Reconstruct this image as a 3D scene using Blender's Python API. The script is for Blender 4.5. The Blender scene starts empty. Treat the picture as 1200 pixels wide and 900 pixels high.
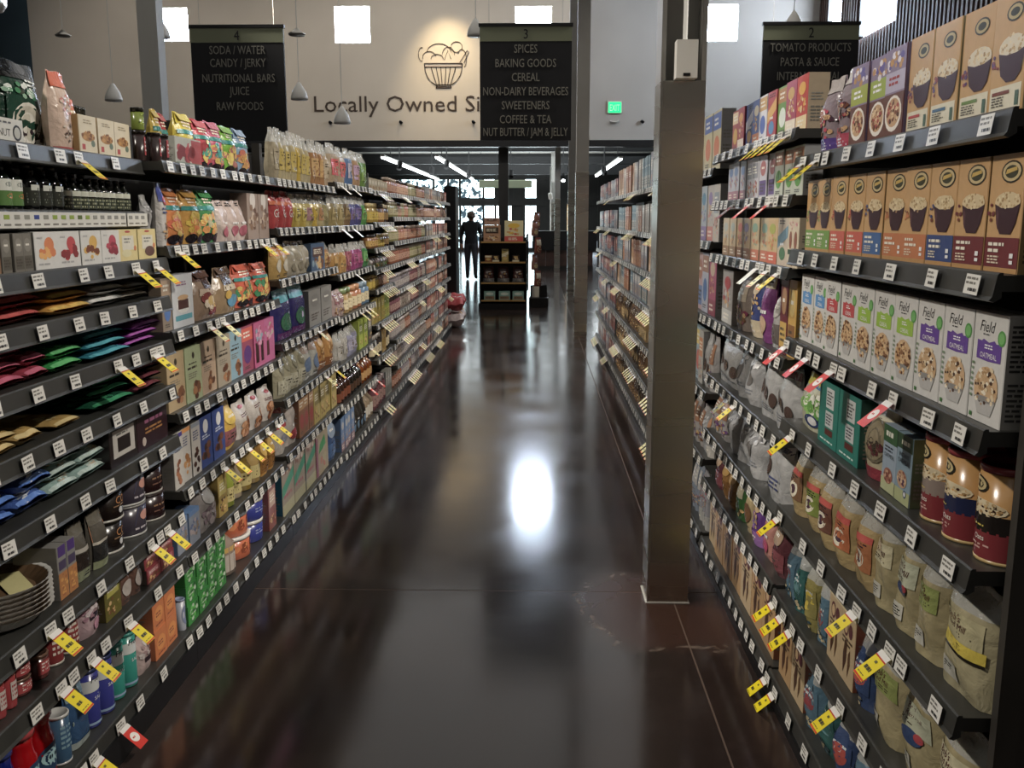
import bpy, math, random
from mathutils import Vector, Matrix
sc = bpy.context.scene
COL = sc.collection
PI = math.pi
# ---------------------------------------------------------------- camera
F_PX = 1085.0; CAM_H = 1.45
PITCH = math.atan(194 / F_PX); YAW = math.atan(28 / (F_PX / math.cos(PITCH)))
cam_d = bpy.data.cameras.new('camera'); cam = bpy.data.objects.new('camera', cam_d); COL.objects.link(cam)
cam_d.sensor_width = 36.0; cam_d.lens = 36.0 * F_PX / 1200.0; cam_d.clip_end = 200; cam_d.clip_start = 0.05
cam.location = (0, 0, CAM_H); cam.rotation_euler = (PI / 2 - PITCH, 0, YAW)
sc.camera = cam
# ---------------------------------------------------------------- world, lights, exposure
w = bpy.data.worlds.new('world'); sc.world = w; w.use_nodes = True
w.node_tree.nodes['Background'].inputs[0].default_value = (0.75, 0.88, 1.0, 1)
w.node_tree.nodes['Background'].inputs[1].default_value = 1.0
sc.view_settings.view_transform = 'Standard'; sc.view_settings.look = 'None'
sc.view_settings.exposure = 0.5; sc.view_settings.gamma = 1.0
try: sc.view_settings.use_curve_mapping = False
except Exception: pass
def lamp(name, kind, loc, energy, color=(1, 1, 1), size=1.0, size_y=None, target=None, spot=60, blend=.6, spread=None):
    d = bpy.data.lights.new(name, kind); d.energy = energy; d.color = color
    if kind == 'AREA':
        d.shape = 'RECTANGLE'; d.size = size; d.size_y = size_y or size
        if spread: d.spread = math.radians(spread)
    else: d.shadow_soft_size = size
    if kind == 'SPOT': d.spot_size = math.radians(spot); d.spot_blend = blend
    o = bpy.data.objects.new(name, d); COL.objects.link(o); o.location = loc
    if target: o.rotation_euler = (Vector(target) - Vector(loc)).to_track_quat('-Z', 'Y').to_euler()
    return o
lamp('ceiling_fill_light', 'AREA', (-0.5, 9.0, 8.2), 430, (1.0, .96, .9), 14, 28)
for yy in (1.6, 4.0, 6.4, 8.8, 11.2):          # track spotlights that wash both shelf faces from across the aisle
    lamp('track_light_left_shelves', 'SPOT', (3.4, yy, 4.9), 600, (1.0, .93, .83), .12, target=(-1.2, yy + .5, 1.0), spot=44, blend=.9)
    lamp('track_light_right_shelves', 'SPOT', (-3.8, yy, 4.9), 560, (1.0, .93, .83), .12, target=(.8, yy + .3, 1.0), spot=44, blend=.9)
lamp('logo_light', 'SPOT', (-2.3, 24.0, 7.4), 260, (1.0, .80, .50), .1, target=(-2.35, 25.5, 5.25), spot=62, blend=1)
for xx, e in ((-10.0, 300), (-4.6, 390), (-.4, 300)):
    lamp('wall_wash_light', 'SPOT', (xx, 19.0, 8.0), e, (1.0, .93, .84), .3, target=(xx, 25.5, 5.1), spot=75, blend=1)
lamp('wall_wash_light', 'SPOT', (4.4, 19.0, 8.0), 130, (1.0, .96, .92), .3, target=(4.4, 25.5, 4.8), spot=80, blend=1)
lamp('front_hall_light', 'AREA', (-.6, 33, 3.6), 260, (.85, .95, 1.0), 9, 12)
lamp('front_hall_ceiling_fill', 'AREA', (-1.5, 33.5, 2.7), 480, (.9, .97, 1.0), 7, 13, target=(-1.5, 33.5, 9))  # added unseen area light, brightens the front hall ceiling from below
lamp('stand_light', 'SPOT', (-.4, 13.6, 3.4), 60, (1, .85, .6), .08, target=(-.45, 15.1, 1.2), spot=50, blend=.8)

# ---------------------------------------------------------------- colour and materials
def lin(c): return c / 12.92 if c <= .04045 else ((c + .055) / 1.055) ** 2.4
_cc = {}
def C(h):
    if isinstance(h, tuple): return h
    if h not in _cc:
        s = h.lstrip('#')
        if len(s) == 3: s = ''.join(ch * 2 for ch in s)
        _cc[h] = tuple(lin(int(s[i:i + 2], 16) / 255) for i in (0, 2, 4)) + (1.0,)
    return _cc[h]
def mat(name, color=None, rough=.5, metal=0, emit=None, estr=0, bump=None, attr=False, alpha=1, spec=.5, noise=None, coat=0, trans=0, tint=None):
    m = bpy.data.materials.new(name); m.use_nodes = True; nt = m.node_tree; n = nt.nodes; b = n['Principled BSDF']
    b.inputs['Roughness'].default_value = rough; b.inputs['Metallic'].default_value = metal
    b.inputs['Specular IOR Level'].default_value = spec; b.inputs['Coat Weight'].default_value = coat
    b.inputs['Transmission Weight'].default_value = trans
    if attr:
        a = n.new('ShaderNodeVertexColor'); a.layer_name = 'Col'
        if tint:
            mx = n.new('ShaderNodeMix'); mx.data_type = 'RGBA'; mx.blend_type = 'MULTIPLY'; mx.inputs[0].default_value = 1
            nz = n.new('ShaderNodeTexNoise'); nz.inputs['Scale'].default_value = tint[0]; nz.inputs['Detail'].default_value = 3
            cr = n.new('ShaderNodeValToRGB'); cr.color_ramp.elements[0].position = .35; cr.color_ramp.elements[1].position = .65
            cr.color_ramp.elements[0].color = (1 - tint[1],) * 3 + (1,); cr.color_ramp.elements[1].color = (1, 1, 1, 1)
            tc = n.new('ShaderNodeTexCoord'); nt.links.new(tc.outputs['Object'], nz.inputs['Vector'])
            nt.links.new(nz.outputs[0], cr.inputs[0]); nt.links.new(a.outputs[0], mx.inputs[6]); nt.links.new(cr.outputs[0], mx.inputs[7])
            nt.links.new(mx.outputs[2], b.inputs['Base Color'])
        else: nt.links.new(a.outputs[0], b.inputs['Base Color'])
        if name in ('printed_card', 'printed_film', 'printed_gloss'):
            hs = n.new('ShaderNodeHueSaturation'); hs.inputs['Saturation'].default_value = .86; src = b.inputs['Base Color'].links[0].from_socket; nt.links.new(src, hs.inputs['Color']); nt.links.new(hs.outputs[0], b.inputs['Base Color'])
    elif noise:
        c2, scale, det = noise
        tc = n.new('ShaderNodeTexCoord'); nz = n.new('ShaderNodeTexNoise'); nz.inputs['Scale'].default_value = scale; nz.inputs['Detail'].default_value = det
        cr = n.new('ShaderNodeValToRGB'); cr.color_ramp.elements[0].color = C(color); cr.color_ramp.elements[1].color = C(c2)
        cr.color_ramp.elements[0].position = .35; cr.color_ramp.elements[1].position = .65
        nt.links.new(tc.outputs['Object'], nz.inputs['Vector']); nt.links.new(nz.outputs[0], cr.inputs[0]); nt.links.new(cr.outputs[0], b.inputs['Base Color'])
    elif color: b.inputs['Base Color'].default_value = C(color)
    if emit: b.inputs['Emission Color'].default_value = C(emit); b.inputs['Emission Strength'].default_value = estr
    if alpha < 1: b.inputs['Alpha'].default_value = alpha
    if bump:
        sc_, st = bump
        tc = n.new('ShaderNodeTexCoord'); nz = n.new('ShaderNodeTexNoise'); nz.inputs['Scale'].default_value = sc_; nz.inputs['Detail'].default_value = 3
        nz.inputs['Distortion'].default_value = .8
        bp = n.new('ShaderNodeBump'); bp.inputs['Strength'].default_value = st; bp.inputs['Distance'].default_value = .01
        nt.links.new(tc.outputs['Object'], nz.inputs['Vector']); nt.links.new(nz.outputs[0], bp.inputs['Height']); nt.links.new(bp.outputs[0], b.inputs['Normal'])
    return m
M = dict(
    card=mat('printed_card', rough=.38, attr=True, tint=(60, .06)),
    film=mat('printed_film', rough=.24, attr=True, bump=(26, .55), tint=(30, .22)),
    gloss=mat('printed_gloss', rough=.22, attr=True),
    clear=mat('clear_film', color='#e6e6e0', rough=.12, alpha=.38, bump=(40, .9), spec=1),
    glass=mat('dark_glass', rough=.06, attr=True, spec=.8),
    shelf=mat('shelf_paint', color='#3a3a37', rough=.36, metal=.0, noise=('#30302e', 9, 3)),
    backp=mat('back_panel', color='#161617', rough=.6, noise=('#1c1c1c', 8, 2)),
    kick=mat('kick_plate_paint', color='#0c0c0e', rough=.4),
    upright=mat('upright_paint', color='#3b3834', rough=.45, noise=('#33302c', 6, 2)),
    tag=mat('tag_print', rough=.35, attr=True),
    wall=mat('wall_paint', color='#cfc4b4', rough=.85, noise=('#c9beae', .7, 2)),
    wallg=mat('wall_paint_dim_grey', color='#a9a49c', rough=.85, noise=('#a39e96', .7, 2)),
    dark=mat('dark_paint', color='#15130f', rough=.5, noise=('#1b1814', 4, 2)),
    black=mat('black_paint', color='#0b0b0d', rough=.4),
    grey=mat('grey_paint', color='#8d8b86', rough=.5, noise=('#85837e', 3, 2)),
    lgrey=mat('light_grey_paint', color='#b9b8b2', rough=.5),
    white=mat('white_plastic', color='#e8e6df', rough=.35),
    metal=mat('brushed_metal', color='#b5b2ab', rough=.35, metal=1),
    wood=mat('dark_wood', color='#34211a', rough=.5, noise=('#4a3026', 6, 4)),
    person=mat('clothing', rough=.8, attr=True),
)
# stainless steel with a fine brushed variation
def steel():
    m = bpy.data.materials.new('stainless_steel'); m.use_nodes = True; nt = m.node_tree; n = nt.nodes; b = n['Principled BSDF']
    b.inputs['Metallic'].default_value = 1; b.inputs['Base Color'].default_value = (.56, .53, .47, 1)
    b.inputs['Anisotropic'].default_value = .4
    tc = n.new('ShaderNodeTexCoord'); mp = n.new('ShaderNodeMapping'); mp.inputs['Scale'].default_value = (.5, .5, 3)
    nz = n.new('ShaderNodeTexNoise'); nz.inputs['Scale'].default_value = 2; nz.inputs['Detail'].default_value = 0
    mr = n.new('ShaderNodeMapRange'); mr.inputs[3].default_value = .25; mr.inputs[4].default_value = .30
    nt.links.new(tc.outputs['Object'], mp.inputs[0]); nt.links.new(mp.outputs[0], nz.inputs['Vector'])
    nt.links.new(nz.outputs[0], mr.inputs[0]); nt.links.new(mr.outputs[0], b.inputs['Roughness'])
    return m
M['steel'] = steel()
def floor_mat():
    m = bpy.data.materials.new('polished_concrete'); m.use_nodes = True; nt = m.node_tree; n = nt.nodes; L = nt.links.new; b = n['Principled BSDF']
    tc = n.new('ShaderNodeNewGeometry'); P = tc.outputs['Position']
    def noise(s, d, dist=0):
        z = n.new('ShaderNodeTexNoise'); z.inputs['Scale'].default_value = s; z.inputs['Detail'].default_value = d; z.inputs['Distortion'].default_value = dist; L(P, z.inputs['Vector']); return z.outputs[0]
    def ramp(src, stops):
        r = n.new('ShaderNodeValToRGB'); e = r.color_ramp.elements
        while len(e) < len(stops): e.new(.5)
        for i, (p, c) in enumerate(stops): e[i].position = p; e[i].color = C(c) if isinstance(c, str) else (c, c, c, 1)
        L(src, r.inputs[0]); return r.outputs[0]
    base = ramp(noise(1.4, 6, .6), [(.3, '#261e1b'), (.5, '#302623'), (.7, '#3a2f2a')])
    fine = ramp(noise(35, 5), [(.3, .82), (.7, 1.1)])
    mx = n.new('ShaderNodeMix'); mx.data_type = 'RGBA'; mx.blend_type = 'MULTIPLY'; mx.inputs[0].default_value = 1; L(base, mx.inputs[6]); L(fine, mx.inputs[7])
    # old patch round the steel column: a damaged reddish area with a pale ragged rim
    vs = n.new('ShaderNodeVectorMath'); vs.operation = 'SUBTRACT'; vs.inputs[1].default_value = (.50, 3.32, 0); L(P, vs.inputs[0])
    vm = n.new('ShaderNodeVectorMath'); vm.operation = 'MULTIPLY'; vm.inputs[1].default_value = (1.0, .95, 0); L(vs.outputs[0], vm.inputs[0])
    ln = n.new('ShaderNodeVectorMath'); ln.operation = 'LENGTH'; L(vm.outputs[0], ln.inputs[0])
    nz = noise(5, 5, 1); ad = n.new('ShaderNodeMath'); ad.operation = 'MULTIPLY_ADD'; ad.inputs[1].default_value = .16; L(nz, ad.inputs[0]); L(ln.outputs['Value'], ad.inputs[2])
    patch = ramp(ad.outputs[0], [(.36, 1.0), (.46, 0.0)])
    rim = ramp(ad.outputs[0], [(.375, 0.0), (.405, 1.0), (.45, 0.0)])
    spk = ramp(noise(11, 6, 1.5), [(.47, 0.0), (.70, 1.0)])
    rm = n.new('ShaderNodeMath'); rm.operation = 'MULTIPLY'; L(rim, rm.inputs[0]); L(spk, rm.inputs[1])
    m2 = n.new('ShaderNodeMix'); m2.data_type = 'RGBA'; L(patch, m2.inputs[0]); L(mx.outputs[2], m2.inputs[6]); m2.inputs[7].default_value = C('#3b2720')
    m3 = n.new('ShaderNodeMix'); m3.data_type = 'RGBA'; L(rm.outputs[0], m3.inputs[0]); L(m2.outputs[2], m3.inputs[6]); m3.inputs[7].default_value = C('#7a6d62')
    L(m3.outputs[2], b.inputs['Base Color'])
    rg = ramp(noise(2.3, 4, .4), [(.3, .10), (.7, .18)]); r2 = n.new('ShaderNodeMath'); r2.operation = 'MULTIPLY_ADD'; r2.inputs[1].default_value = .12; L(patch, r2.inputs[0]); L(rg, r2.inputs[2])
    L(r2.outputs[0], b.inputs['Roughness']); b.inputs['Specular IOR Level'].default_value = .6
    bp = n.new('ShaderNodeBump'); bp.inputs['Strength'].default_value = .05; bp.inputs['Distance'].default_value = .01; L(noise(3.2, 3), bp.inputs['Height']); L(bp.outputs[0], b.inputs['Normal'])
    return m
M['floor'] = floor_mat()
M['daylight'] = mat('daylit_glass', color='#dfeaff', emit='#dbeaff', estr=34)
M['storefront'] = mat('storefront_daylight', color='#cfe6e8', emit='#cfe9ee', estr=9.0)
M['tube'] = mat('lit_tube', color='#ffffff', emit='#f4fbff', estr=9)
M['exit'] = mat('exit_lit', color='#10c060', emit='#18e070', estr=1.6)
M['warm'] = mat('warm_lit_panel', color='#ffd9a0', emit='#ffcf8a', estr=1.0)
def foliage_glass():
    m = mat('daylit_glass_with_trees', color='#556', rough=.4); nt = m.node_tree; n = nt.nodes; b = n['Principled BSDF']
    tc = n.new('ShaderNodeTexCoord'); nz = n.new('ShaderNodeTexNoise'); nz.inputs['Scale'].default_value = 4.5; nz.inputs['Detail'].default_value = 6
    r = n.new('ShaderNodeValToRGB'); r.color_ramp.elements[0].position = .47; r.color_ramp.elements[1].position = .53
    r.color_ramp.elements[0].color = C('#0d1c20'); r.color_ramp.elements[1].color = C('#cfe9ee')
    nt.links.new(tc.outputs['Object'], nz.inputs['Vector']); nt.links.new(nz.outputs[0], r.inputs[0]); nt.links.new(r.outputs[0], b.inputs['Emission Color']); b.inputs['Emission Strength'].default_value = 4.5
    return m
M['trees'] = foliage_glass()

# ---------------------------------------------------------------- mesh builder
class MB:
    def __init__(s): s.v = []; s.f = []; s.c = []; s.m = []; s.s = []
    def add(s, vs, fs, col='#888', mi=0, smooth=False):
        o = len(s.v); s.v += [tuple(v) for v in vs]; c = C(col) if not isinstance(col, list) else None
        for i, f in enumerate(fs):
            s.f.append(tuple(a + o for a in f)); s.c.append(c if c else C(col[i])); s.m.append(mi); s.s.append(smooth)
    def box(s, x0, x1, y0, y1, z0, z1, col='#888', mi=0):
        s.add([(x0, y0, z0), (x1, y0, z0), (x1, y1, z0), (x0, y1, z0), (x0, y0, z1), (x1, y0, z1), (x1, y1, z1), (x0, y1, z1)],
              [(0, 3, 2, 1), (4, 5, 6, 7), (0, 1, 5, 4), (1, 2, 6, 5), (2, 3, 7, 6), (3, 0, 4, 7)], col, mi)
    def lathe(s, prof, n=20, cols=None, col='#888', cx=0, cy=0, z=0, mi=0, smooth=True):
        vs = []; fs = []; cs = []
        for r, h in prof:
            for i in range(n): a = 2 * PI * i / n; vs.append((cx + r * math.sin(a), cy - r * math.cos(a), z + h))
        for j in range(len(prof) - 1):
            for i in range(n):
                k = (i + 1) % n; fs.append((j * n + i, j * n + k, (j + 1) * n + k, (j + 1) * n + i)); cs.append(cols[j] if cols else col)
        fs.append(tuple(reversed(range(n)))); cs.append(cols[0] if cols else col)
        t = (len(prof) - 1) * n; fs.append(tuple(range(t, t + n))); cs.append(cols[-1] if cols else col)
        s.add(vs, fs, cs, mi, smooth)
    def tube(s, pts, r, n=8, col='#888', mi=0):
        pts = [Vector(p) for p in pts]; vs = []; fs = []
        for i, p in enumerate(pts):
            d = (pts[min(i + 1, len(pts) - 1)] - pts[max(i - 1, 0)]).normalized()
            a = d.orthogonal().normalized() if abs(d.z) < .99 else Vector((1, 0, 0)); b = d.cross(a).normalized(); a = b.cross(d).normalized()
            for k in range(n): t = 2 * PI * k / n; vs.append(p + a * r * math.cos(t) + b * r * math.sin(t))
        for i in range(len(pts) - 1):
            for k in range(n): q = (k + 1) % n; fs.append((i * n + k, i * n + q, (i + 1) * n + q, (i + 1) * n + k))
        fs.append(tuple(range(n))); fs.append(tuple(range((len(pts) - 1) * n, len(pts) * n)))
        s.add(vs, fs, col, mi, True)
    def mesh(s, name):
        m = bpy.data.meshes.new(name); m.from_pydata(s.v, [], s.f)
        a = m.color_attributes.new('Col', 'FLOAT_COLOR', 'CORNER'); data = []
        for f, c in zip(s.f, s.c): data += list(c) * len(f)
        a.data.foreach_set('color', data)
        m.polygons.foreach_set('use_smooth', s.s); m.polygons.foreach_set('material_index', s.m)
        m.update(); return m
def link(name, mesh, parent=None, loc=(0, 0, 0), rz=0):
    o = bpy.data.objects.new(name, mesh); COL.objects.link(o); o.location = loc; o.rotation_euler = (0, 0, rz)
    if parent is not None: o.parent = parent
    return o
def part(name, mb, m, parent=None, loc=(0, 0, 0), rz=0):
    me = mb.mesh(name)
    for x in (m if isinstance(m, list) else [m]): me.materials.append(M[x])
    return link(name, me, parent, loc, rz)
def tagp(o, label=None, cat=None, group=None, kind=None):
    if label: o['label'] = label
    if cat: o['category'] = cat
    if group: o['group'] = group
    if kind: o['kind'] = kind
    return o
def empty(name, loc=(0, 0, 0), rz=0): return link(name, None, None, loc, rz)
def struct(name, mb, m): return tagp(part(name, mb, m), kind='structure')
def bx(*a, col='#888'):
    b = MB(); b.box(*a, col=col); return b

# flat text as mesh outlines (built-in font), cached
_txt = {}
def text_geo(t):
    if t not in _txt:
        cu = bpy.data.curves.new('t', 'FONT'); cu.body = t; cu.resolution_u = 2 if len(t) > 1 else 3; cu.align_x = 'CENTER'; cu.align_y = 'CENTER'
        o = bpy.data.objects.new('t', cu); COL.objects.link(o)
        dg = bpy.context.evaluated_depsgraph_get(); me = bpy.data.meshes.new_from_object(o.evaluated_get(dg))
        vs = [(v.co.x, v.co.y) for v in me.vertices]; fs = [tuple(p.vertices) for p in me.polygons]
        bpy.data.objects.remove(o); bpy.data.meshes.remove(me)
        if vs:
            xs = [v[0] for v in vs]; ys = [v[1] for v in vs]; x0, x1, y0, y1 = min(xs), max(xs), min(ys), max(ys)
            vs = [((x - (x0 + x1) / 2), (y - (y0 + y1) / 2)) for x, y in vs]; _txt[t] = (vs, fs, x1 - x0, y1 - y0)
        else: _txt[t] = ([], [], 1, 1)
    return _txt[t]

# decals: flat print carried as thin coloured facets on a surface S(u, v, lift)
def decals(mb, S, W, H, D, curved=False, mi=0, lift=.0004, seed=0):
    rnd = random.Random(seed); S0 = S; S = lambda u, v, o: S0(min(.995, max(.005, u)), min(.998, max(.004, v)), o)
    for k, d in enumerate(D):
        off = lift + k * .00010; t = d[0]
        if t == 'r':
            _, u0, v0, u1, v1, c = d; nu = max(1, int((u1 - u0) * 9 + .9)) if curved else 1; nv = max(1, int((v1 - v0) * 8 + .9)) if curved == 2 else 1
            vs = [S(u0 + (u1 - u0) * i / nu, v0 + (v1 - v0) * j / nv, off) for j in range(nv + 1) for i in range(nu + 1)]
            fs = [(j * (nu + 1) + i, j * (nu + 1) + i + 1, (j + 1) * (nu + 1) + i + 1, (j + 1) * (nu + 1) + i) for j in range(nv) for i in range(nu)]
            mb.add(vs, fs, c, mi, bool(curved))
        elif t in ('e', 'c'):
            if t == 'e': _, u, v, ru, rv, c = d
            else: _, u, v, ru, c = d; rv = ru * W / H
            n = 16 if ru * W > .012 else 8; rings = (1, .5) if (curved and ru * W > .02) else (1,)
            vs = [S(u, v, off)]
            for q in reversed(rings): vs += [S(u + ru * q * math.cos(2 * PI * i / n), v + rv * q * math.sin(2 * PI * i / n), off) for i in range(n)]
            fs = [(0, 1 + i, 1 + (i + 1) % n) for i in range(n)]
            if len(rings) == 2: fs += [(1 + i, 1 + n + i, 1 + n + (i + 1) % n, 1 + (i + 1) % n) for i in range(n)]
            mb.add(vs, fs, c, mi, bool(curved))
        elif t == 'p':
            mb.add([S(a, b, off) for a, b in d[1]], [tuple(range(len(d[1])))], d[2], mi)
        elif t == 't':                                   # text: string, u, v, height(v units), colour, max width(u units), slant
            s_, u, v, hh, c = d[1:6]; mw = d[6] if len(d) > 6 else 9; sl = d[7] if len(d) > 7 else 0
            vs, fs, tw, th = text_geo(s_); sv = hh / th; su = min(hh * H / th / W, mw / tw)
            mb.add([S(u + x * su + sl * y * sv * H / W, v + y * sv, off) for x, y in vs], fs, c, mi)
        elif t == 'l':                                   # small unreadable print: rows of short strokes
            _, u0, v0, u1, v1, n, c = d; dv = (v1 - v0) / n
            for i in range(n):
                a = u0; end = u1 - rnd.random() * (u1 - u0) * .35; vv = v1 - dv * (i + .75)
                while a < end:
                    b = min(end, a + (u1 - u0) * rnd.uniform(.12, .4))
                    mb.add([S(a, vv, off), S(b, vv, off), S(b, vv + dv * .5, off), S(a, vv + dv * .5, off)], [(0, 1, 2, 3)], c, mi); a = b + (u1 - u0) * .06
        elif t == 'n':                                   # scattered pieces of food in the picture
            _, u, v, ru, rv, cs, n, sz = d
            for i in range(n):
                a = rnd.random() * 2 * PI; q = math.sqrt(rnd.random()); x = u + ru * q * math.cos(a); y = v + rv * q * math.sin(a); ph = rnd.random() * PI; s2 = sz * rnd.uniform(.6, 1.2)
                mb.add([S(x + s2 * math.cos(ph + g * PI / 3), y + s2 * W / H * math.sin(ph + g * PI / 3) * .7, off + i * .000004) for g in range(6)], [(0, 1, 2, 3, 4, 5)], cs[i % len(cs)], mi)

# ---------------------------------------------------------------- package shapes: each returns [(part name or None, mesh, material)], local front = -Y
def carton(w, h, d, sp, seed):
    mb = MB(); e = min(.0015, w * .03); x, y = w / 2, d / 2; base = sp['base']; side = sp.get('side', base); top = sp.get('top', base)
    ft = [(-x + e, -y), (x - e, -y), (x, -y + e), (x, y - e), (x - e, y), (-x + e, y), (-x, y - e), (-x, -y + e)]
    mb.add([(a, b, 0) for a, b in ft] + [(a, b, h) for a, b in ft], [tuple(reversed(range(8))), tuple(range(8, 16))] + [(i, (i + 1) % 8, 8 + (i + 1) % 8, 8 + i) for i in range(8)],
           [base, top, base, base, side, side, base, side, side, base])
    decals(mb, lambda u, v, o: ((u - .5) * w, -y - o, v * h), w, h, sp.get('D', []), seed=seed)
    SD = sp.get('SD', [('l', .15, .12, .85, .42, 5, '#77756c'), ('l', .15, .5, .85, .66, 3, '#8d8a80')])
    for sg in (1, -1): decals(mb, lambda u, v, o: (sg * (x + o), sg * (u - .5) * (d - 2 * e), v * h), d, h, SD, seed=seed + 1)
    mb.add([(-x * .96, -.0015, h + .0006), (x * .96, -.0015, h + .0006), (x * .96, .0015, h + .0006), (-x * .96, .0015, h + .0006)], [(0, 1, 2, 3)], sp.get('seam', '#6b5a40'))
    return [(None, mb, 'card')]
def bag(w, h, d, sp, seed):
    r = random.Random(seed); a1, a2, a3 = r.uniform(0, 6), r.uniform(0, 6), r.uniform(.8, 1.2); cr = sp.get('crumple', .04); lean = r.uniform(-.03, .03)
    nar = sp.get('narrow', .12); sh = sp.get('shoulder', .55)
    def V(v):
        b = .8 + .2 * min(1, v / .2) if v < .2 else 1.0
        if v > sh: b *= max(.06, (1 - ((v - sh) / (.95 - sh)) ** 1.7)) if v < .95 else .06
        return b
    def wv(v): return (1 - nar * math.sin(min(1, max(0, (v - .15) / .85)) * PI * .5) ** 2) * (1 + cr * .4 * math.sin(v * 9 + a1))
    def B(u, v, s, o=0):
        q = 2 * u - 1; p = max(0, 1 - abs(q) ** 2.8) ** .55
        y = s * (d / 2) * (p * V(v)) + s * d * cr * p * (math.sin(u * 7 * a3 + v * 6 + a1) + .6 * math.sin(v * 13 + a2 + u * 3)) * .8
        return ((u - .5) * w * wv(v) + lean * w * v, y + s * o + lean * d * v * v, v * h + .01 * h * math.sin(u * 8 + a2) * (v > .9))
    out = []; nu, nv = 10, 12
    def shell(v0, v1, col, opn=False, puff=0):
        mb = MB(); vs = []; fs = []
        for s in (-1, 1):
            for j in range(nv + 1):
                for i in range(nu + 1): vs.append(B(i / nu, v0 + (v1 - v0) * j / nv, s, puff if 0 < i < nu else 0))
        st = (nu + 1) * (nv + 1)
        for j in range(nv):
            for i in range(nu):
                a = j * (nu + 1) + i; fs.append((a, a + 1, a + nu + 2, a + nu + 1)); fs.append((st + a + 1, st + a, st + a + nu + 1, st + a + nu + 2))
        mb.add(vs, fs, col, 0, True)
        mb.add([vs[i] for i in range(nu + 1)] + [vs[st + i] for i in range(nu + 1)], [tuple(range(nu + 1)) + tuple(reversed(range(nu + 1, 2 * nu + 2)))], col)
        if v1 < .95:
            t = nv * (nu + 1); mb.add([vs[t + i] for i in range(nu + 1)] + [vs[st + t + i] for i in range(nu + 1)], [tuple(reversed(range(nu + 1))) + tuple(range(nu + 1, 2 * nu + 2))], col)
        return mb
    ct = sp.get('clear')
    body = shell(0, ct or 1.0, sp['base'])
    D = sp.get('D', [])
    if sp.get('top') and not ct: D = [('r', .03, .80, .97, .995, sp['top'])] + D
    decals(body, lambda u, v, o: B(u, v, -1, o + .0022), w, h, D, curved=2, seed=seed)
    if sp.get('gable'):
        body.add([B(.05, .97, -1, .004), B(.95, .97, -1, .004), B(.9, .86, -1, .012), B(.1, .86, -1, .012)], [(0, 3, 2, 1)], sp.get('top', sp['base']))
    out.append(('pouch' if ct else None, body, sp.get('mat', 'film')))
    if ct: out.append(('clear_top', shell(ct, 1.0, '#ddd', puff=.001), 'clear'))
    return out
def can(w, h, d, sp, seed):
    r = w / 2; n = 24 if h > .08 else 14; mb = MB(); lh = sp.get('lidh', .06) * h
    mb.lathe([(r * .96, 0), (r, .004), (r, h - lh)], n, col=sp['base'])
    decals(mb, lambda u, v, o: (r * math.sin((u - .5) * 2.9) + math.sin((u - .5) * 2.9) * (o + .0006), -(r + o + .0006) * math.cos((u - .5) * 2.9), v * h), PI * r * .93, h, sp.get('D', []), curved=1, seed=seed)
    lid = MB(); lid.lathe([(r * 1.03, 0), (r * 1.04, lh * .8), (r * .99, lh), (r * .9, lh), (r * .88, lh * .8)], n, col=sp.get('lid', '#eee'))
    lid.v = [(x, y, z + h - lh) for x, y, z in lid.v]
    if sp.get('rim'): mb.lathe([(r * 1.02, 0), (r * 1.02, .006)], n, col=sp['rim'])
    return [('body', mb, 'gloss'), ('lid', lid, 'gloss')]
def jar(w, h, d, sp, seed):                      # small jar drawn as one thing when far away
    r = w / 2; mb = MB(); n = 10
    cl = sp.get('lid', '#222'); mb.lathe([(r * .95, 0), (r, .004), (r, h * .72), (r * .8, h * .78), (r * .82, h * .78), (r * .82, h)], n, cols=[sp['base']] * 3 + [cl] * 2)
    decals(mb, lambda u, v, o: ((r + o + .001) * math.sin((u - .5) * 2.8), -(r + o + .001) * math.cos((u - .5) * 2.8), v * h), PI * r, h, sp.get('D', []), curved=1, seed=seed)
    return [(None, mb, 'gloss')]
def bottle(w, h, d, sp, seed):
    r = w / 2; mb = MB(); n = 16; nk = sp.get('neck', .32); cp = .09 * h
    mb.lathe([(r * .9, 0), (r, .006), (r, h * .60), (r * .85, h * .68), (r * nk, h * .80), (r * nk, h - cp)], n, col=sp['base'])
    cap = MB(); cap.lathe([(r * nk * 1.2, h - cp), (r * nk * 1.2, h - .002), (r * nk * 1.0, h)], 12, col=sp.get('lid', '#111'))
    lb = MB(); f = lambda u, v, o: ((r + o + .0008) * math.sin((u - .5) * 3.6), -(r + o + .0008) * math.cos((u - .5) * 3.6), v * h)
    decals(lb, f, PI * r, h, sp.get('D', [('r', 0, .12, 1, .5, '#ddd')]), curved=1, seed=seed)
    return [('bottle_glass', mb, 'glass'), ('cap', cap, 'gloss')] + ([('bottle_label', lb, 'card')] if lb.v else [])
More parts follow.
